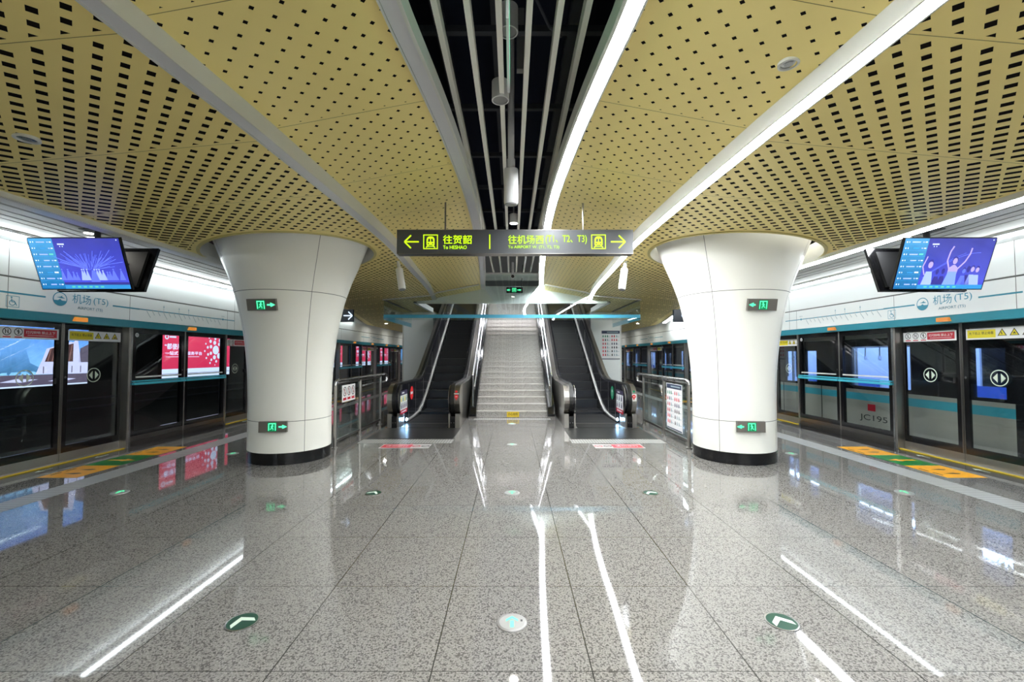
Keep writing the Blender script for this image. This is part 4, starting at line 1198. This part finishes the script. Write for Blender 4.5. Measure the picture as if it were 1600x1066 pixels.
# ------------------------------------------------------------------ escalators
def off_path(path, d):
    """offset an open 2D path to its right side (inside of the balustrade)"""
    out = []
    for i, p in enumerate(path):
        a = Vector(path[max(i - 1, 0)]); b = Vector(path[min(i + 1, len(path) - 1)])
        t_ = (b - a).normalized(); nrm = Vector((t_.y, -t_.x))
        out.append((p[0] + nrm.x * d, p[1] + nrm.y * d))
    return out
ESL = math.tan(math.radians(30))
YT = 20.0
def escalator(s):
    cx = s * 1.93
    sd = SIDE[s]
    t = thing('escalator', '%s with black balustrades %s of the granite stairs' % ('escalator showing a red no-entry sticker' if s < 0 else 'escalator showing a green arrow sticker', sd), 'escalator', (cx, 9.5, 0), 'escalators beside the stairs')
    o = -9.5
    # hand rail path in (y,z), local y
    P = [(.47, .235)]
    c = (.32, .595); R = .36
    for i in range(15):
        a = -PI / 2 - PI * i / 14
        P.append((c[0] + R * math.cos(a), c[1] + R * math.sin(a)))
    P += [(.9, .955), (1.9, .955), (2.4, .965), (2.75, 1.04), (3.05, 1.17)]
    y1 = YT + o; P.append((y1, 1.17 + (y1 - 3.05) * ESL))
    PI_ = off_path(P, .035)     # inside of the rail
    # floor-side line of the body
    low = [(y1, 1.17 + (y1 - 3.05) * ESL - 1.0), (3.1, .22), (2.6, .05), (2.2, .0), (.30, .0), (.30, .235)]
    for side in (-1, 1):
        xr = side * .635
        m = MB()
        sec = []
        for i, p in enumerate(P):
            q = off_path(P, .035)[i]
            sec.append([(xr - .040, p[0], p[1]), (xr + .040, p[0], p[1]), (xr + .040, q[0], q[1]), (xr - .040, q[0], q[1])])
        m.sweep(sec, 0, 'rubber'); m.build('handrail', t, fix=True)
        body = [p for p in PI_]
        inn = side * -1        # direction toward the steps
        prof = body + low
        # black inner panel
        def slab(prof, a, b, mat, name, label=None):
            m = MB()
            tris = tessellate_polygon([[Vector((p[0], p[1], 0)) for p in prof]])
            n = len(prof)
            m.add([(a, p[0], p[1]) for p in prof] + [(b, p[0], p[1]) for p in prof], [list(x) for x in tris] + [[i + n for i in x] for x in tris] + [(i, (i + 1) % n, n + (i + 1) % n, n + i) for i in range(n)], mat)
            ob = m.build(name, t, fix=True)
            if label: tag(ob, label)
            return ob
        pan = slab(prof, xr + inn * .015, xr + inn * .085, 'panelblk', 'balustrade_panel', 'glossy black inner balustrade')
        # stainless nose on the inner side
        nose = [q for q in off_path(P, .045) if q[0] <= .34] + [(.10, .86), (.045, .74), (.03, .59), (.05, .42), (.12, .33), (.34, .28)]
        nose_pts = [q for q in off_path(P, .045)[1:16]]
        inner_arc = [(c[0] + .22 * math.cos(PI / 2 + PI * i / 10), c[1] + .22 * math.sin(PI / 2 + PI * i / 10)) for i in range(11)]
        slab(nose_pts + inner_arc, xr + inn * .086, xr + inn * .095, 'steel', 'nose_trim')
        # outer stainless cladding
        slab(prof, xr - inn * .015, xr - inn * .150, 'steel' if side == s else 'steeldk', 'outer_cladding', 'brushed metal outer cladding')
        dpts = [q for q in off_path(P, .035)[1:16]]
        slab(dpts + [(.55, .92), (.55, .24)], xr - inn * .1505, xr - inn * .158, 'steel', 'nose_trim')
        m = MB(); m.box(xr - .055, xr + .055, .02, .45, 0, .25, 'black')
        for dx in (-.03, .03):
            m.poly([(xr + dx - .008, .0195, .10), (xr + dx + .008, .0195, .10), (xr + dx + .008, .0195, .12), (xr + dx - .008, .0195, .12)], 'chrome')
        m.build('handrail_inlet', t)
        m = MB(); m.box(xr - inn * .056, xr - inn * .155, .04, .5, 0, .30, 'steel'); m.box(xr + inn * .056, xr + inn * .095, .06, .5, 0, .30, 'steel'); m.build('newel_base', t)
        # bright skirt line
        m = MB(); xk = xr + inn * .088
        pts = [(.75, .04), (1.5, .05), (2.1, .10), (2.6, .24), (3.2, .52)]; pts.append((y1, .52 + (y1 - 3.2) * ESL))
        m.sweep([[(xk, y, z), (xk + inn * .026, y, z), (xk + inn * .026, y, z + .026), (xk, y, z + .034)] for y, z in pts], 0, 'edgemetal'); m.build('skirt_edge', t, fix=True)
        m = MB()
        tris_p = [(.75, .0), (.75, .04), (1.5, .05), (2.1, .10), (2.6, .24), (3.2, .52), (y1, .52 + (y1 - 3.2) * ESL), (y1, -.3 + (y1 - 3.2) * ESL), (3.2, 0)]
        n = len(tris_p)
        m.prism(tris_p, 'x', xk, xk + inn * .045, 'black'); m.build('skirt', t)
        # panel joints
        m = MB()
        for yy in (1.0, 1.75, 2.7, 4.0, 5.3, 6.6, 7.9):
            zt = (.9 if yy < 2 else .9 + max(0, yy - 2.6) * ESL); zb = .08 if yy < 2 else .1 + max(0, yy - 2.4) * ESL
            m.box(xr + inn * .085, xr + inn * .0865, yy, yy + .006, zb, zt, 'steel')
        m.build('panel_joint', pan)
        if side == s:      # the balustrade away from the stairs carries the stickers, on its inner face
            fr = frame('left' if s < 0 else 'right', 0, 0, 0)
            def place_st(mb, nm, y, z, lab=None):
                ob = mb.build(nm, t)
                f = frame('left' if s < 0 else 'right', xr + inn * .0975, y, z); ob.matrix_local = f
                if lab: tag(ob, lab)
            mb = MB(); mb.rect(-.34, .30, -.27, .25, 0, 'paper'); mb.rect(-.34, .30, .15, .25, .0006, 'purple'); mb.rect(-.34, .30, -.27, -.18, .0006, 'red')
            mb.rect(-.2, 0, .185, .215, .0012, 'paper')
            for r in range(2):
                for q in range(4 if s < 0 else 3):
                    xx = -.29 + q * (.15 if s < 0 else .20); yy = .01 - r * .155
                    mt = ('greenprint' if q % 2 else 'yellow') if (r == 0 and s < 0) else 'navy'
                    mb.rect(xx, xx + .08, yy, yy + .08, .0012, mt); mb.disc(xx + .04, yy + .10, .028, .0012, mt, 10, .018)
            mb.rect(-.26, .2, -.235, -.21, .0012, 'paper')
            place_st(mb, 'instruction_sticker', .50, .53, 'white instruction sticker with purple top and red foot')
            mb = MB(); mb.disc(0, 0, .165, 0, 'redbright' if s < 0 else 'greenprint', 28)
            if s < 0: mb.rect(-.12, .12, -.03, .03, .0012, 'paper')
            else: mb.line(0, -.08, 0, .06, .03, .0012, 'paper'); mb.line(0, .08, -.06, .02, .03, .0012, 'paper'); mb.line(0, .08, .06, .02, .03, .0012, 'paper')
            place_st(mb, 'direction_sticker', 1.25, .66, 'round %s sticker' % ('red no-entry' if s < 0 else 'green arrow'))
            mb = MB(); mb.lathe([(0, .03), (.032, .02), (.032, 0)], 'lampblue', 16); ob = mb.build('comb_lamp', t)
            ob.matrix_local = Matrix.Translation((xr + inn * .135, .55, .11)) @ Matrix.Rotation(inn * PI / 2, 4, 'Y')
            tag(ob, 'glowing blue-white lamp low on the skirt')
            mb = MB(); mb.rect(-.05, .05, -.05, .05, 0, 'paper'); mb.rect(-.035, .035, -.03, .03, .0006, 'navy'); place_st(mb, 'small_sticker', .47, .20)
        # round red stickers on the stainless front of the outer cladding that faces the platform
        if (s < 0 and side > 0) or (s > 0 and side > 0):
            mb = MB(); w_ = .0
            mb.rect(-.055, .055, -.10, .06, -.0005, 'paper') if s > 0 else mb.rect(-.055, .055, .055, .07, -.0005, 'paper')
            mb.disc(0, 0, .042, .0006, 'redbright', 20); mb.rect(-.012, .012, -.07, -.03, .0006, 'redbright'); mb.rect(-.02, .02, -.006, .006, .0012, 'paper')
            mb.disc(0, -.13, .008, .0005, 'ink', 10)
            ob = mb.build('emergency_stop_sticker', t)
            mb = MB(); mb.disc(0, .11, .026, 0, 'redbright' if s < 0 else 'greenprint', 18); ob2 = mb.build('round_sticker', t); ob2.matrix_local = frame('front', xr - inn * .085, -.008, .68)
            f = frame('front', xr - inn * .085 if side == -s else xr - inn * .085, -.008, .68); ob.matrix_local = f
    # steps
    sp = None
    W = .50
    m = MB(); m.box(-W, W, 0, .40, -.02, 0, 'stepdark'); m.box(-W, W, -.012, 0, -.23, -.004, 'riser')
    m.box(-W, W, 0.0, .012, -.0, .001, 'steeldk')
    st = m.build('step', t)
    ypos = [.62 + .40 * i for i in range(24)]
    for i, y in enumerate(ypos):
        z = .012 + max(0.0, (y - 2.9 + .40)) * ESL if y > 2.55 else .012
        if 2.1 < y <= 2.55: z = .012 + .05
        o_ = st if i == 0 else st.copy()
        if i: COL.objects.link(o_); o_.parent = t
        o_.location = (0, y, z + .001 * 0)
    m = MB(); m.box(-.50, .50, -.02, .62, 0, .012, 'plate'); m.build('comb_plate', t)
    m = MB(); m.box(-.50, .50, .52, .62, .012, .018, 'steeldk'); m.build('comb', t)
    p = thing('landing_plate', 'dark ribbed metal landing plate in front of the %s escalator' % sd, 'floor plate', (cx, 8.28, 0), 'escalator landing plates')
    m = MB(); m.box(-.80 if s > 0 else -.52, .52 if s > 0 else .80, 0, 1.2, 0, .006, 'plate'); m.box(-.82, .82, .0, 1.2, 0, .004, 'plate'); m.build('plate_sheet', p)
    tag(MB().rect(cx - .85, cx + .85, 7.86, 8.22, .0012, 'tactilex').build('tactile_strip'), 'pale grooved tactile strip before the %s escalator landing plate' % sd, 'floor strip', 'tactile strips on the floor')
    # floor sticker
    X0, X1 = (-2.27, -1.42) if s < 0 else (1.42, 2.27)
    t2 = thing('floor_sticker', 'red and white warning strip stuck on the floor before the %s escalator' % sd, 'floor sticker', (0, 0, 0), 'floor warning strips')
    m = MB(); m.rect(X0, X1, 7.44, 7.78, .0012, 'greyvinyl')
    rx = (X0 + .02, X0 + .53) if s < 0 else (X1 - .53, X1 - .02)
    m.rect(rx[0], rx[1], 7.48, 7.74, .0018, 'red'); put_text(m, '请勿逆行', rx[0] + .06, rx[1] - .06, 7.56, 7.68, .0024, 'paper')
    ix = X1 - .16 if s < 0 else X0 + .16
    for j in range(2):
        q = (ix - .08 + j * .16)
        m.ring(q, 7.61, .05, .075, .0018, 'ink' if j else 'red'); m.line(q - .05, 7.57, q + .05, 7.65, .02, .002, 'ink')
    m.build('sticker_sheet', t2)
escalator(-1); escalator(1)

# ------------------------------------------------------------------ glass railings beside the columns
for s in (-1, 1):
    sd = SIDE[s]
    t = thing('glass_railing', 'stainless railing with glass panels between the %s column and escalator' % sd, 'railing', (s * 3.0, 7.42, 0), 'glass railings beside the escalators')
    for y in (0, 1.2, 2.53):
        m = MB(); m.tube([(0, y, 0), (0, y, 1.10)], .028, 'steel', 14); m.tube([(0, y, 0), (0, y, .02)], .05, 'steel', 16); m.build('post', t)
    m = MB(); m.tube([(0, -.02, 1.06), (0, .0, 1.12), (0, .08, 1.145), (0, 2.5, 1.145), (0, 2.9, 1.145), (0, 3.0, 1.12), (0, 3.03, 1.06), (0, 3.0, .98), (0, 2.9, .96), (0, 2.55, .96)], .025, 'chrome', 12); m.build('handrail', t)
    for a, b in ((.05, 1.15), (1.25, 2.48)):
        m = MB(); m.box(-.006, .006, a, b, .14, 1.07, 'railglass'); m.build('glass_panel', t)
        m = MB(); m.box(-.018, .018, a - .02, b + .02, .10, .14, 'steeldk'); m.box(-.014, .014, a - .02, b + .02, 1.07, 1.10, 'steeldk'); m.build('clamp_rail', t)
t = thing('prohibition_notice', 'white notice with three red-footed prohibition symbols on the left glass railing', 'sign', mat=frame('left', -2.99, 8.0, 0))
m = MB(); m.box(-.32, .31, .745, 1.045, 0, .004, 'paper')
for j in range(3):
    xx = -.2 + j * .2
    m.ring(xx, .93, .068, .085, .005, 'ink', 24); m.line(xx - .06, .99, xx + .06, .87, .012, .0056, 'red'); m.line(xx, .98, xx, .88, .03, .005, 'ink'); m.rect(xx - .075, xx + .075, .775, .82, .005, 'red')
m.build('notice_sheet', t)
t = thing('notice_poster', 'tall white notice poster with navy heading on the right glass railing', 'poster', mat=frame('right', 2.99, 8.05, 0))
m = MB(); icons_poster(m, -.38, .38, .20, 1.05, .007); m.build('poster_sheet', t)

# ------------------------------------------------------------------ direction signs beyond the columns
for s in (-1, 1):
    t = thing('direction_sign', 'dark navy hanging sign with pale arrow half hidden behind the %s column' % SIDE[s], 'sign', mat=frame('front', 0, 11.0, 0), group='navy signs beyond the columns')
    k3 = 11.0 / FPX
    xe = 249.5 * k3 if s < 0 else 262 * k3
    a, b = (-xe - 1.0, -xe) if s < 0 else (xe - .18, xe + .85)
    if s > 0: a = 254 * k3
    z0, z1 = CAMH + (HORIZ - 503) * k3, CAMH + (HORIZ - 483.5) * k3
    m = MB(); m.box(a, b, z0, z1, -.1, 0, 'signnavy'); m.build('sign_case', t)
    m = MB(); arrow(m, -(800 - 543) * k3 if s < 0 else a + .3, (z0 + z1) / 2, .11, 1 if s < 0 else -1, .003, 'signwhite', .12); m.build('arrow', t)
    for x in (a + .45, b - .6):
        m = MB(); m.tube([(x, z1, -.05), (x, z_out(x) + .02, -.05)], .01, 'steeldk', 8); m.build('hanging_rod', t)

# ------------------------------------------------------------------ floor markings
def floor_disc(label, x, y, kind, ang=0.0):
    t = thing('floor_marker', label, 'floor marker', (x, y, 0), 'round evacuation markers in the floor')
    t.rotation_euler = (0, 0, ang)
    m = MB()
    if kind == 'centre':
        m.lathe([(.090, 0), (.088, .006), (.075, .009), (0, .009)], 'discmetal', 36); m.build('marker_plate', t)
        m = MB(); m.line(0, -.055, 0, .01, .022, .0098, 'exitgreen'); m.flat([(0, .055), (-.036, .022), (-.036, .0), (0, .03), (.036, .0), (.036, .022)], .0098, 'exitgreen'); tag(m.build('arrow', t), 'glowing green arrow')
        m = MB(); m.rect(.05, .062, .0, .02, .0098, 'ink'); m.build('screw', t)
    else:
        m.lathe([(.092, 0), (.091, .004), (.082, .005)], 'chrome', 36); m.lathe([(.082, .0045), (0, .0045)], 'discgreen', 36); m.build('marker_plate', t)
        m = MB(); m.flat([(0, .052), (-.062, -.002), (-.062, -.04), (0, .012), (.062, -.04), (.062, -.002)], .0052, 'discarrow'); m.build('arrow', t)
for i, (y, ll) in enumerate(((2.61, 'nearest'), (5.03, 'second nearest'), (7.74, 'third nearest'), (10.07, 'farthest'))):
    floor_disc('%s round steel floor marker with glowing green arrow on the centre line' % ll, 0, y, 'centre')
for s in (-1, 1):
    floor_disc('green floor disc with pale chevron in the foreground, %s of centre' % SIDE[s], s * 1.59, 2.62, 'side', math.radians(38 if s < 0 else 6))
    floor_disc('small green floor disc with pale chevron in the middle distance, %s of centre' % SIDE[s], s * 1.585, 5.03, 'side', math.radians(s * 18))
    floor_disc('round steel floor marker near the %s door mats' % SIDE[s], s * 4.5, 5.05, 'centre')
    floor_disc('round steel floor marker beside the %s column base' % SIDE[s], s * 4.47, 7.02, 'centre')
def mats(s, yc, which):
    sd = SIDE[s]
    t = thing('boarding_mat', 'yellow and green boarding guide sticker on the floor at the %s doors on the %s' % (which, sd), 'floor sticker', mat=frame('floor', s * 5.86, yc, 0), group='yellow and green boarding stickers')
    a, b = -.26, .26
    d = 1
    ysn = [(-.95, -.32, 'matyellow'), (-.32, .33, 'matgreen'), (.33, .97, 'matyellow')]
    m = MB()
    for y0, y1, mt in ysn: m.rect(a, b, y0, y1, .0012, mt)
    m.build('sticker_sheet', t)
    m = MB()
    for yy in (-.63, .65):
        for k_ in range(2):
            m.flat([(-.12 + k_ * .02, yy - .12 + k_ * .2), (.06, yy - .15 + k_ * .2), (.13, yy - .11 + k_ * .2), (.05, yy - .08 + k_ * .2)], .0018, 'ink')
            m.line(-.2, yy - .2 + .2 * k_, -.2, yy - .06 + .2 * k_, .03, .0018, 'ink')
    m.build('footprint_print', t)
    m = MB(); q = -s
    m.flat([(q * .02, -.08), (q * .02, .08), (q * .2, 0)], .0018, 'matyellow'); m.rect(min(-q * .2, q * .02), max(-q * .2, q * .02), -.03, .03, .0018, 'matyellow'); m.build('arrow_print', t)
for s in (-1, 1):
    mats(s, 6.60, 'nearest'); mats(s, 11.1, 'second'); mats(s, 15.6, 'third')
    m = MB(); m.rect(min(s * 5.12, s * 5.46), max(s * 5.12, s * 5.46), -9, YFAR - 1, .001, 'tactile')
    tag(m.build('tactile_strip'), 'grooved grey tactile strip along the %s platform edge' % SIDE[s], 'floor strip', 'tactile strips on the floor')

# ------------------------------------------------------------------ billboards in the left tunnel
M['adred'] = grad('lit_red_poster', srgb(205, 40, 85), srgb(228, 70, 105), 1, .9, 2.3, 1.0)
M['adwhite'] = emis('lit_white_poster', srgb(205, 222, 255), 1.1)
M['adblue'] = grad('lit_sky_poster', srgb(150, 215, 255), srgb(84, 140, 240), 1, .9, 2.2, 1.05)
M['adtree'] = grad('lit_tree_poster', srgb(45, 95, 120), srgb(105, 165, 235), 1, .95, 1.7, 1.0)
M['adground'] = emis('lit_shaded_ground', srgb(96, 88, 110), .9)
M['adsnow'] = emis('lit_pale_paving', srgb(205, 210, 250), 1.0)
M['adbrown'] = emis('lit_brown_facade', srgb(82, 58, 60), .9)
M['adbar'] = emis('lit_facade_bars', srgb(150, 110, 105), .9)
def billboard(label, y0, y1, kind):
    t = thing('billboard', label, 'billboard', mat=frame('left', -10.0, (y0 + y1) / 2, 0), group='lit billboards on the left tunnel wall')
    W = (y1 - y0) / 2
    z0, z1 = .92, 2.24
    m = MB(); m.box(-W - .03, W + .03, z0 - .03, z1 + .03, -.09, -.002, 'blackmat'); m.build('case', t)
    m = MB(); w = .0
    if kind == 'red':
        m.rect(-W, W, z0, z1, w, 'adred'); m.rect(-W, W, z0, z0 + .26, w + .002, 'adwhite'); m.rect(-W * .1, W * .6, z0 + .1, z0 + .14, w + .004, 'adred') if False else None
        m.ring(-W + .15, z1 - .12, .04, .075, w + .002, 'adwhite'); m.rect(-W + .25, -W + .5, z1 - .14, z1 - .09, w + .002, 'adwhite')
        put_text(m, '“都使用”', -W + .08, -W + .82, 1.76, 1.93, w + .002, 'adwhite', .03)
        put_text(m, '一站式品质服务平台', -W + .10, W - 1.38, 1.59, 1.70, w + .002, 'adwhite', .03)
        m.rect(-W + .12, W - 1.5, 1.53, 1.545, w + .002, 'adwhite')
        put_text(m, '400-0000', -.2, .6, z0 + .06, z0 + .13, w + .004, 'adground') if False else None
        m.rect(-W, W, z0 + .11, z0 + .125, w + .003, 'adground')
        cx, cy = W - .73, 1.76
        m.disc(cx, cy, .15, w + .003, 'adwhite', 24)
        rr = random.Random(4)
        for ring_, (rad, n_, ra) in enumerate(((.25, 7, .075), (.38, 10, .055), (.50, 13, .028))):
            for q in range(n_):
                a = 2 * PI * q / n_ + ring_ * .4
                x_ = cx + rad * math.cos(a) * 1.05
                if x_ > W - .03: continue
                m.disc(x_, cy + rad * math.sin(a) * 1.0, ra * (.7 + .6 * rr.random()), w + .003, 'adwhite', 16)
    else:
        m.rect(-W, W, z0, z1, w, 'adblue'); m.rect(-W, W, z0, z0 + .03, w + .004, 'adwhite')
        # big-rooted tree fading into the sky
        m.flat([(-W + .95, z0 + .3), (-W + 1.15, 1.38), (-W + 1.22, 1.62), (-W + .95, 2.05), (-W + 1.35, 2.12), (-W + 1.85, 2.08), (-W + 1.66, 1.68), (-W + 1.74, 1.42), (-W + 2.05, z0 + .33)], w + .002, 'adtree')
        for q in range(6): m.line(-W + 1.5, 1.4, -W + .9 + q * .22, z0 + .27, .05, w + .0025, 'adtree')
        m.flat([(-W, z0 + .03), (W, z0 + .03), (W, z0 + .24), (-W, z0 + .27)], w + .003, 'adground')
        m.flat([(-W + 1.85, z0 + .26), (W, z0 + .24), (W, z0 + .60), (-W + 1.95, z0 + .52)], w + .0026, 'adsnow')
        for (a, b, c_) in ((-W + .3, -W + 1.1, .08), (-W + 1.2, -W + 1.9, .12), (-W + 2.1, -W + 2.7, .10)):
            m.flat([(a, z0 + c_), (a + .3, z0 + c_ + .06), (b, z0 + c_ + .03), (b - .3, z0 + c_ - .02)], w + .0035, 'adsnow')
        m.flat([(-W + 1.95, z0 + .50), (-W + 2.05, z0 + .80), (-W + 2.72, z0 + 1.02), (-W + 2.80, z0 + .5)], w + .003, 'adsnow')
        m.flat([(-W + 2.02, z0 + .52), (-W + 2.12, z0 + .80), (-W + 2.62, z0 + .93), (-W + 2.62, z0 + .52)], w + .0034, 'adbrown')
        for q in range(6): m.line(-W + 2.08 + q * .09, z0 + .53, -W + 2.14 + q * .09, z0 + .8 + q * .02, .02, w + .0038, 'adbar')
        m.flat([(-W + 2.75, z0 + .5), (-W + 2.78, z0 + .82), (W, z0 + .92), (W, z0 + .5)], w + .003, 'adground')
        for q in range(5): m.line(-W + 2.0 + q * .2, z0 + .27, -W + 2.0 + q * .2, z0 + .42, .02, w + .004, 'adground')
        for q in range(14):
            x_, y_ = -W + 1.9 + .07 * q, z0 + 1.0 + .12 * math.sin(q * 1.7) + .012 * q
            m.disc(x_, y_, .05, w + .0042, 'adtree', 7)
    m.build('poster_picture', t)
for i, (a, kind, lab) in enumerate(((7.3, 'blue', 'lit blue billboard of a sunlit courtyard seen through the nearest left doors'), (12.45, 'red', 'lit red billboard with white bubbles seen left of the left column'), (17.6, 'red', 'lit red billboard on the tunnel wall hidden behind the left column'), (22.7, 'red', 'lit red billboard just right of the left column above the railing'), (27.9, 'red', 'lit red billboard seen right of the left column, second beyond it'), (33.0, 'red', 'lit red billboard at the far left, third beyond the column'), (38.2, 'blue', 'small blue billboard at the far end of the left tunnel'))):
    billboard(lab, a, a + 2.97, kind)

# ------------------------------------------------------------------ train at the right platform
TX = 6.95
def train():
    t = thing('metro_train', 'silver metro train with teal stripe standing behind the right platform doors', 'train', (0, 0, 0))
    y0, y1 = -9.5, 40.5
    wins = []
    c = 10.48 - 4.5 * 4
    while c < 40:
        wins += [(c - .53, c - .18, .98, 1.68, 'd'), (c + .16, c + .59, .95, 1.68, 'd'), (c + 1.63, c + 2.97, .97, 1.75, 'w')]
        c += 4.5
    wins = [w_ for w_ in wins if w_[0] > y0 + .1 and w_[1] < y1 - .1]
    m = MB()
    m.box(TX, TX + .06, y0, y1, -.75, .69, 'body'); m.box(TX, TX + .06, y0, y1, .69, .83, 'trainteal'); m.box(TX, TX + .06, y0, y1, .83, .90, 'body')
    m.box(TX, TX + .06, y0, y1, 1.90, 2.35, 'body'); m.prism([(TX, 2.35), (TX + .35, 2.65), (TX + 2.3, 2.65), (TX + 2.3, 2.6), (TX + .38, 2.6), (TX + .06, 2.35)], 'y', y0, y1, 'body')
    body = m.build('body_shell', t)
    m = MB()
    yy = y0
    for a, b, z0, z1, kd in wins:
        m.box(TX + .004, TX + .05, yy, a, .90, 1.90, 'bodyblk')
        m.box(TX + .004, TX + .05, a, b, .90, z0, 'bodyblk'); m.box(TX + .004, TX + .05, a, b, z1, 1.90, 'bodyblk')
        yy = b
    m.box(TX + .004, TX + .05, yy, y1, .90, 1.90, 'bodyblk')
    m.build('window_band', t)
    for a, b, z0, z1, kd in wins:
        m = MB(); m.box(TX + .02, TX + .028, a, b, z0, z1, 'trainglass'); m.build('window_pane', t)
    # door leaves: thin dark joints
    m = MB()
    c = 10.48 - 4.5 * 4
    while c < 40:
        for d in (-.68, 0, .68):
            if y0 < c + d < y1 - .1: m.box(TX - .003, TX, c + d - (.05 if d == 0 else .01), c + d + (.05 if d == 0 else .01), -.1, .9, 'bodyblk')
        c += 4.5
    m.build('door_joint', t)
    m = MB()
    m.box(TX + .06, TX + 2.7, y0, y1, -.12, -.05, 'greycase'); m.box(TX + 2.66, TX + 2.7, y0, y1, -.05, .85, 'trainwall'); m.box(TX + 2.66, TX + 2.7, y0, y1, 1.75, 2.5, 'trainwall')
    yy = y0
    for a, b, z0, z1, kd in wins:
        m.box(TX + 2.66, TX + 2.7, yy, a, .85, 1.75, 'trainwall'); yy = b
    m.box(TX + 2.70, TX + 2.72, y0, y1, -.7, 2.6, 'bodyblk')
    m.box(TX + .07, TX + 2.7, y0, y1, 2.2, 2.24, 'trainwall')
    m.build('interior', t)
    m = MB(); m.box(TX + .5, TX + .8, y0 + .5, y1 - .5, 2.17, 2.19, 'trainlamp'); m.box(TX + 1.9, TX + 2.2, y0 + .5, y1 - .5, 2.17, 2.19, 'trainlamp'); m.build('ceiling_lamp', t)
    c = 10.48 - 4.5 * 3
    while c < 32:
        m = MB(); m.box(TX + 2.2, TX + 2.62, c + .9, c + 3.5, .30, .38, 'seatblue'); m.box(TX + 2.56, TX + 2.64, c + .9, c + 3.5, .38, .95, 'seatblue'); m.box(TX + 2.3, TX + 2.6, c + 1.0, c + 3.4, -.05, .30, 'greycase'); m.build('seat_bench', t)
        m = MB()
        for dx, dy in ((1.3, 0), (.45, 1.0), (2.1, .95), (.45, 3.45), (2.1, 3.5)):
            m.tube([(TX + dx, c + dy, -.05), (TX + dx, c + dy, 2.2)], .02, 'chrome', 8)
        m.tube([(TX + .55, c + .9, 1.75), (TX + .55, c + 3.6, 1.75)], .016, 'chrome', 6)
        m.build('grab_pole', t)
        m = MB()
        for q in range(7):
            y = c + 1.1 + q * .36
            m.box(TX + .545, TX + .555, y - .012, y + .012, 1.58, 1.75, 'trim')
            m.add([(TX + .55, y + .05 * math.cos(2 * PI * i / 8) * r, 1.53 + .055 * math.sin(2 * PI * i / 8) * r) for r in (1, .7) for i in range(8)], [(i, (i + 1) % 8, 8 + (i + 1) % 8, 8 + i) for i in range(8)], 'trim')
        m.build('strap_handle', t)
        c += 4.5
    # number and emblem on the body
    m = MB(); m.box(-.09, .09, .50, .63, 0, .003, 'red'); ob = m.build('emblem', t); ob.matrix_local = frame('right', TX - .0005, 8.45, 0)
    tag(ob, 'small red emblem on the silver body')
    m = MB(); put_text(m, 'JC195', -.32, .32, .28, .42, .0, 'ink', .01); ob = m.build('fleet_number', t); ob.matrix_local = frame('right', TX - .001, 8.42, 0)
    tag(ob, 'dark fleet number JC195')
    m = MB()
    for yb in range(-8, 38, 5): m.box(TX + .2, TX + 2.5, yb, yb + 2.2, -1.1, -.75, 'blackmat')
    m.build('undercarriage', t)
train()
